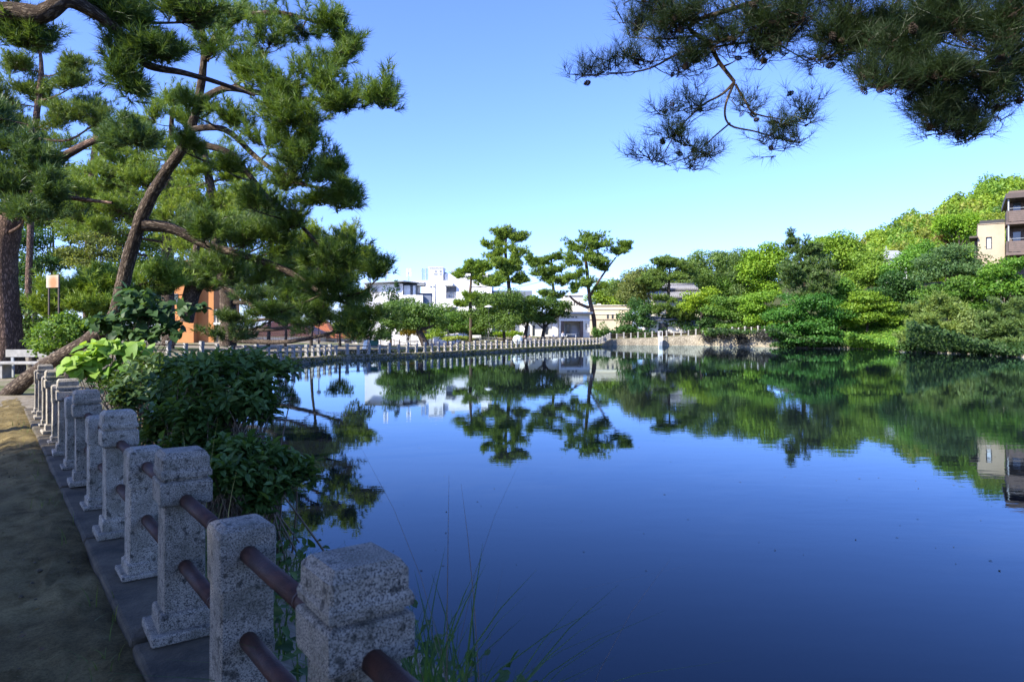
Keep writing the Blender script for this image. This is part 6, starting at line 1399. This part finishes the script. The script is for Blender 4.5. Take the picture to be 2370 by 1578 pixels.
# --- unseen pines added left of the path so their crowns shade the near fence
proto = None
for i, (x, y, a, t) in enumerate([(-9.2, -4.2, 0, 'unseen tall pine added for shade left of the path behind the viewer'), (-11.4, .5, 2.1, 'unseen tall pine added for shade level with the viewer'), (-7.0, -7.6, 4.0, 'unseen pine added for shade furthest behind the viewer'), (-8.2, -.8, 5.2, 'unseen pine added for shade left of the path nearest the viewer'), (-14.2, -2.8, 2.9, 'unseen pine added for shade furthest left of the path'), (-3.2, -3.4, 1.1, 'unseen pine added for shade close behind the viewer')]):
    if proto is None:
        rr = random.Random(5); pads = []
        for k in range(17):
            a_ = k * 2.4; q = rr.uniform(.6, 3.8); z = 6.4 + (k % 5) * 1.15 + rr.uniform(-.3, .3); pads.append((x + q * math.cos(a_), y + q * math.sin(a_), z, 1.9, .62, 1.3))
        proto = pine('shade_pine', t, 'tree', [(x, y, .9, .34), (x + .2, y, 3, .29), (x - .1, y + .2, 6, .24), (x + .2, y, 9, .16), (x, y, 12, .07)], 0, pads, 300, 'bark', (.07, .115, .03), 'mid', world=2, density=1.5, group='unseen pines added to shade the path')
        continue
    o = proto.copy(); COL.objects.link(o); o.location = (x, y, .9); o.rotation_euler = (0, 0, a); o['label'] = t
    for ch in list(proto.children):
        c = ch.copy(); COL.objects.link(c); c.parent = o

# ------------------------------------------------------------------ plants on the near bank
def rosette_bush(name, label, lumps_px, D, seed, color, n, L, kind='leaf', wratio=.45, per=8, stems_to=None, mat='leaf_gloss', droop=.05, cat='shrub'):
    rng = np.random.default_rng(seed); lumps = []
    for x, y, rx, ry, dd, wgt in lumps_px:
        d = D + dd; s = d / F_PX; lumps.append((*P(x, y, d), rx * s, rx * s * .8, ry * s, wgt))
    Lm = np.array(lumps); pr = Lm[:, 6] / Lm[:, 6].sum()
    base = np.array(stems_to); root = empty(name, tuple(base)); tag(root, label, cat)
    ends = []; ax = []
    for i in rng.choice(len(Lm), n, p=pr):
        l = Lm[i]; u = unit(rng.normal(size=3)); u[2] = u[2] * .8 + .2; e = l[:3] + l[3:6] * u * (rng.uniform(.35, 1.05) if rng.random() < .72 else rng.uniform(1.0, 1.55)); ends.append(e)
        ax.append(unit(u * .6 + np.array([0, 0, .8]) + rng.normal(0, .35, 3)))
    ends = np.array(ends); ax = np.array(ax); g = Geo()
    for i in range(0, n, 5):
        b0 = base + np.array([rng.normal(0, .25), rng.normal(0, .25), 0]); e = ends[i]; m = b0 * .45 + e * .55 + rng.normal(0, .06, 3) + np.array([0, 0, .08])
        V, F = tube(smooth(np.array([[*b0, .011], [*m, .007], [*e, .003]]), 3) - np.array([*base, 0]), 4); g.add(V, F)
    link('stems', g.mesh('stems', M['twig'], True), root)
    pos = []; axs = []; nos = []; ti = []
    for e, a in zip(ends, ax):
        k = rng.integers(max(2, per - 3), per + 2); ref = unit(rng.normal(size=3)); e1 = unit(np.cross(a, ref)); e2 = np.cross(a, e1); t0 = np.clip(rng.normal(.45, .28), .02, .98)
        for q in range(k):
            ph = q * 2.4 + rng.normal(0, .2); out = e1 * math.cos(ph) + e2 * math.sin(ph); rise = rng.uniform(.1, .9) * (1 - q / (k + 1)) * 1.2
            d_ = unit(out + a * rise - np.array([0, 0, droop])); pos.append(e - a * .018 * q + out * .008); axs.append(d_); nos.append(unit(a + (np.array([0, 0, .7]) if kind == 'leaf' else np.array([-.35, -1.1, .6])) + rng.normal(0, .25, 3))); ti.append(np.clip(t0 + .25 * (q < 2) + rng.normal(0, .08), 0, 1))
    ls = L * rng.uniform(.5, 1.25, len(pos))
    V, F, T = leaf_faces(np.array(pos) - base, np.array(axs), np.array(nos), ls, ls * wratio, rng, kind, np.array(ti))
    o = link('foliage', np_mesh('foliage', V, F, M[mat], T), root); o.color = (*color, 1); return root
rosette_bush('leafy_shrub', 'large dark shrub with glossy pointed leaves behind the near fence', [(470, 870, 70, 40, 0, 1.2), (400, 930, 40, 50, .3, .8), (560, 840, 64, 26, .3, .9), (640, 850, 40, 16, .2, .35), (450, 960, 64, 40, -.2, 1.1), (540, 930, 56, 36, -.2, 1), (590, 890, 40, 26, 0, .6), (500, 835, 60, 16, .6, .5), (360, 985, 30, 36, 0, .5), (470, 1020, 50, 34, -.3, .8), (410, 1050, 36, 36, -.4, .6), (610, 940, 34, 26, .1, .35), (420, 850, 44, 22, .6, .5)],
             7.0, 401, (.070, .118, .030), 980, .118, stems_to=(*P(480, 0, 7.0)[:2], .55))
rosette_bush('leafy_shrub', 'lower dark shrub whose leafy twigs reach over the water', [(540, 1040, 50, 26, 0, 1), (610, 1050, 46, 22, 0, .9), (680, 1075, 40, 14, .1, .5), (560, 1100, 44, 26, -.2, .7), (510, 1100, 36, 34, -.3, .7), (640, 1110, 34, 18, -.1, .4), (720, 1095, 22, 10, .1, .2), (600, 1150, 40, 22, -.2, .4)],
             6.2, 402, (.070, .118, .030), 400, .112, stems_to=(*P(560, 0, 6.3)[:2], .35))
rosette_bush('heart_leaf_plant', 'sunlit bright green plant with large heart shaped leaves at the fence', [(215, 830, 44, 26, 0, 1), (265, 810, 50, 26, .1, 1), (290, 855, 50, 30, .1, 1), (220, 870, 40, 24, 0, .8), (180, 850, 26, 16, -.2, .5), (320, 820, 34, 24, .3, .6), (270, 890, 46, 24, 0, .7)],
             10.2, 403, (.140, .235, .042), 150, .155, 'heart', .95, 2, (*P(255, 0, 10.4)[:2], .8), 'leaf', .55, cat='plant')
rosette_bush('trunk_creeper', 'dark broad leaved creeper climbing the base of the leaning pine', [(310, 725, 50, 34, 0, 1), (360, 735, 44, 28, .2, .9), (445, 712, 30, 16, .2, .3), (260, 760, 44, 24, 0, .8), (325, 775, 50, 18, 0, .7), (235, 745, 30, 20, 0, .5), (300, 695, 36, 22, 0, .6), (390, 765, 36, 16, 0, .4)],
             14.0, 404, (.040, .080, .026), 230, .17, 'heart', .85, 3, (*P(300, 0, 14.2)[:2], .9), 'leaf', .5, cat='plant')
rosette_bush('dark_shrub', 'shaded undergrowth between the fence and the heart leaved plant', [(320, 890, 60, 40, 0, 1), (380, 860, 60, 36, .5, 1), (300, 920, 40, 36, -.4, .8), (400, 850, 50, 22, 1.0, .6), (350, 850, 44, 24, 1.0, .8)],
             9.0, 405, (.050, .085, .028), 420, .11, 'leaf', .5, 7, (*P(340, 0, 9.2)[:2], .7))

def blades(name, label, roots, rng, n, L, W, color, lean=.5, mat='leaf', kind=None, cat='grass', dirb=None):
    """arching grass blades: ribbons of four quads"""
    R0 = np.asarray(roots, float); k = 6; V = []; F = []; T = []; base = R0.mean(axis=0)
    idx = rng.integers(0, len(R0), n)
    for q, i in enumerate(idx):
        b = R0[i] + np.array([rng.normal(0, .06), rng.normal(0, .06), 0]); a = rng.uniform(0, 2 * math.pi)
        h = np.array([math.cos(a), math.sin(a), 0]) if dirb is None else unit(np.array(dirb) + np.array([rng.normal(0, .7), rng.normal(0, .7), 0]))
        ln = L * rng.uniform(.5, 1.15); le = lean * rng.uniform(.2, 1.5); w_ = W * rng.uniform(.6, 1.2); sd = np.cross(h, [0, 0, 1.0]); s0 = len(V)
        for j in range(k):
            t = j / (k - 1); p = b + h * ln * le * t * t + np.array([0, 0, ln * (t - .42 * le * t * t)]); ww = w_ * (1 - t) ** .7 * .5 + .0004
            V.append(p - sd * ww - base); V.append(p + sd * ww - base)
        for j in range(k - 1): F.append((s0 + 2 * j, s0 + 2 * j + 1, s0 + 2 * j + 3, s0 + 2 * j + 2)); T.append(q)
    tq = np.clip(rng.normal(.5, .22, n), 0, 1); o = link(name, np_mesh(name, V, F, M[mat], tq[np.array(T)], True)); o.location = tuple(base); o.color = (*color, 1)
    tag(o, label, cat, kind=kind); return o
rng = np.random.default_rng(501)
def bank(t, off): p = fl(t, off); return np.array([p[0], p[1], max(.02, hz(p[0], p[1]))])
blades('grass_clump', 'tall green arching grass clump beside the nearest post over the water', [bank(.55 + rng.normal(0, .12), .62 + rng.normal(0, .1)) for _ in range(12)], rng, 130, 1.0, .015, (.06, .11, .030), .75)
blades('dry_stalks', 'few tall dry straw coloured stalks among the nearest grass', [bank(.5 + rng.normal(0, .15), .72 + rng.normal(0, .12)) for _ in range(8)], rng, 14, 1.45, .006, (.17, .13, .075), .45, 'twig', cat='grass')
blades('straw_stalks', 'upright pale straw stalks in front of the large dark shrub', [bank(3.6 + rng.normal(0, .08), .45 + rng.normal(0, .08)) for _ in range(5)], rng, 9, 1.05, .010, (.34, .30, .15), .12, cat='grass')
blades('bank_grass', 'weeds and grass covering the near bank between fence and water', [bank(rng.uniform(-2, 14), rng.uniform(.25, 1.5)) for _ in range(520)], rng, 3200, .42, .010, (.065, .105, .032), .6, kind='stuff')
# broad weeds between the fence posts
pts = np.array([bank(rng.uniform(-.5, 13), rng.uniform(.22, 1.7)) for _ in range(2600)]); pts[:, 2] += rng.uniform(.02, .42, len(pts)); n = len(pts)
no = unit(rng.normal(0, .5, (n, 3)) + np.array([0, -.3, .9])); ax = unit(np.cross(no, rng.normal(size=(n, 3)))); ls = rng.uniform(.05, .11, n)
V, F, T = leaf_faces(pts, ax, no, ls, ls * .6, rng, 'leaf'); o = link('bank_weeds', np_mesh('bank_weeds', V, F, M['leaf'], T)); o.color = (.060, .105, .034, 1); tag(o, 'small leafy weeds on the near bank slope', 'weeds', kind='stuff')
# grass at the foot of the red trunk and leaf litter on the path
blades('path_grass', 'short grass tufts along the path edge', [fl(rng.uniform(4, 20), -5.6 + rng.normal(0, .4), .93) for _ in range(120)] + [fl(rng.uniform(-2, 13), -.34 + rng.normal(0, .02), .94) for _ in range(40)], rng, 900, .14, .006, (.085, .115, .035), .7, kind='stuff')
m = 900; t = rng.uniform(-2, 17, m); of = -.33 - np.abs(rng.normal(0, .9, m)); pts = np.array([fl(a, b, .965) for a, b in zip(t, of)]); pts[:, 2] += rng.uniform(.0, .012, m)
no = unit(rng.normal(0, .3, (m, 3)) + np.array([0, 0, 1.0])); ax = unit(np.cross(no, rng.normal(size=(m, 3)))); ls = rng.uniform(.012, .05, m)
V, F, T = leaf_faces(pts, ax, no, ls, ls * rng.uniform(.1, .6, m), rng); o = link('leaf_litter', np_mesh('leaf_litter', V, F, M['leaf'], T)); o.color = (.11, .075, .042, 1); tag(o, 'fallen needles and dry leaves strewn along the path edge', 'leaves', kind='stuff')
# floating scum and leaves on the water
m = 700; px = rng.uniform(900, 2370, m); dd = rng.uniform(7, 40, m); x = (px - CX) / F_PX * dd; k = rng.random(m) < .35 + .5 * (np.sin(x * .8) * np.sin(dd * .5) > .3); pts = np.column_stack([x, dd, np.full(m, .004)])[k]; n = len(pts)
no = np.tile([[0, 0, 1.0]], (n, 1)); ax = unit(np.cross(no, rng.normal(size=(n, 3)))); ls = rng.uniform(.02, .06, n)
V, F, T = leaf_faces(pts, ax, no, ls, ls * .4, rng); o = link('floating_leaves', np_mesh('floating_leaves', V, F, M['leaf'], T)); o.color = (.10, .10, .06, 1); tag(o, 'tiny leaves floating on the still water', 'leaves', kind='stuff')

# small stones on the path
m = 1600; t = rng.uniform(-1, 16, m); of = -.3 - rng.random(m) ** 1.5 * 4.8; sz = rng.uniform(.003, .012, m) * (1 + (rng.random(m) < .04) * 1.2)
c = np.array([fl(a, b, .957) for a, b in zip(t, of)]); oct_ = np.array([(1, 0, 0), (0, 1, 0), (-1, 0, 0), (0, -1, 0), (0, 0, .7), (0, 0, -.7)]); of3 = np.array([(0, 1, 4), (1, 2, 4), (2, 3, 4), (3, 0, 4), (1, 0, 5), (2, 1, 5), (3, 2, 5), (0, 3, 5)])
V = (c[:, None] + oct_[None] * sz[:, None, None] * rng.uniform(.6, 1.4, (m, 6, 1))).reshape(-1, 3); F = (np.arange(m)[:, None, None] * 6 + of3[None]).reshape(-1, 3)
tag(link('pebbles', np_mesh('pebbles', V, F, M['kerb'])), 'small pebbles scattered over the sandy path', 'pebbles', kind='stuff')
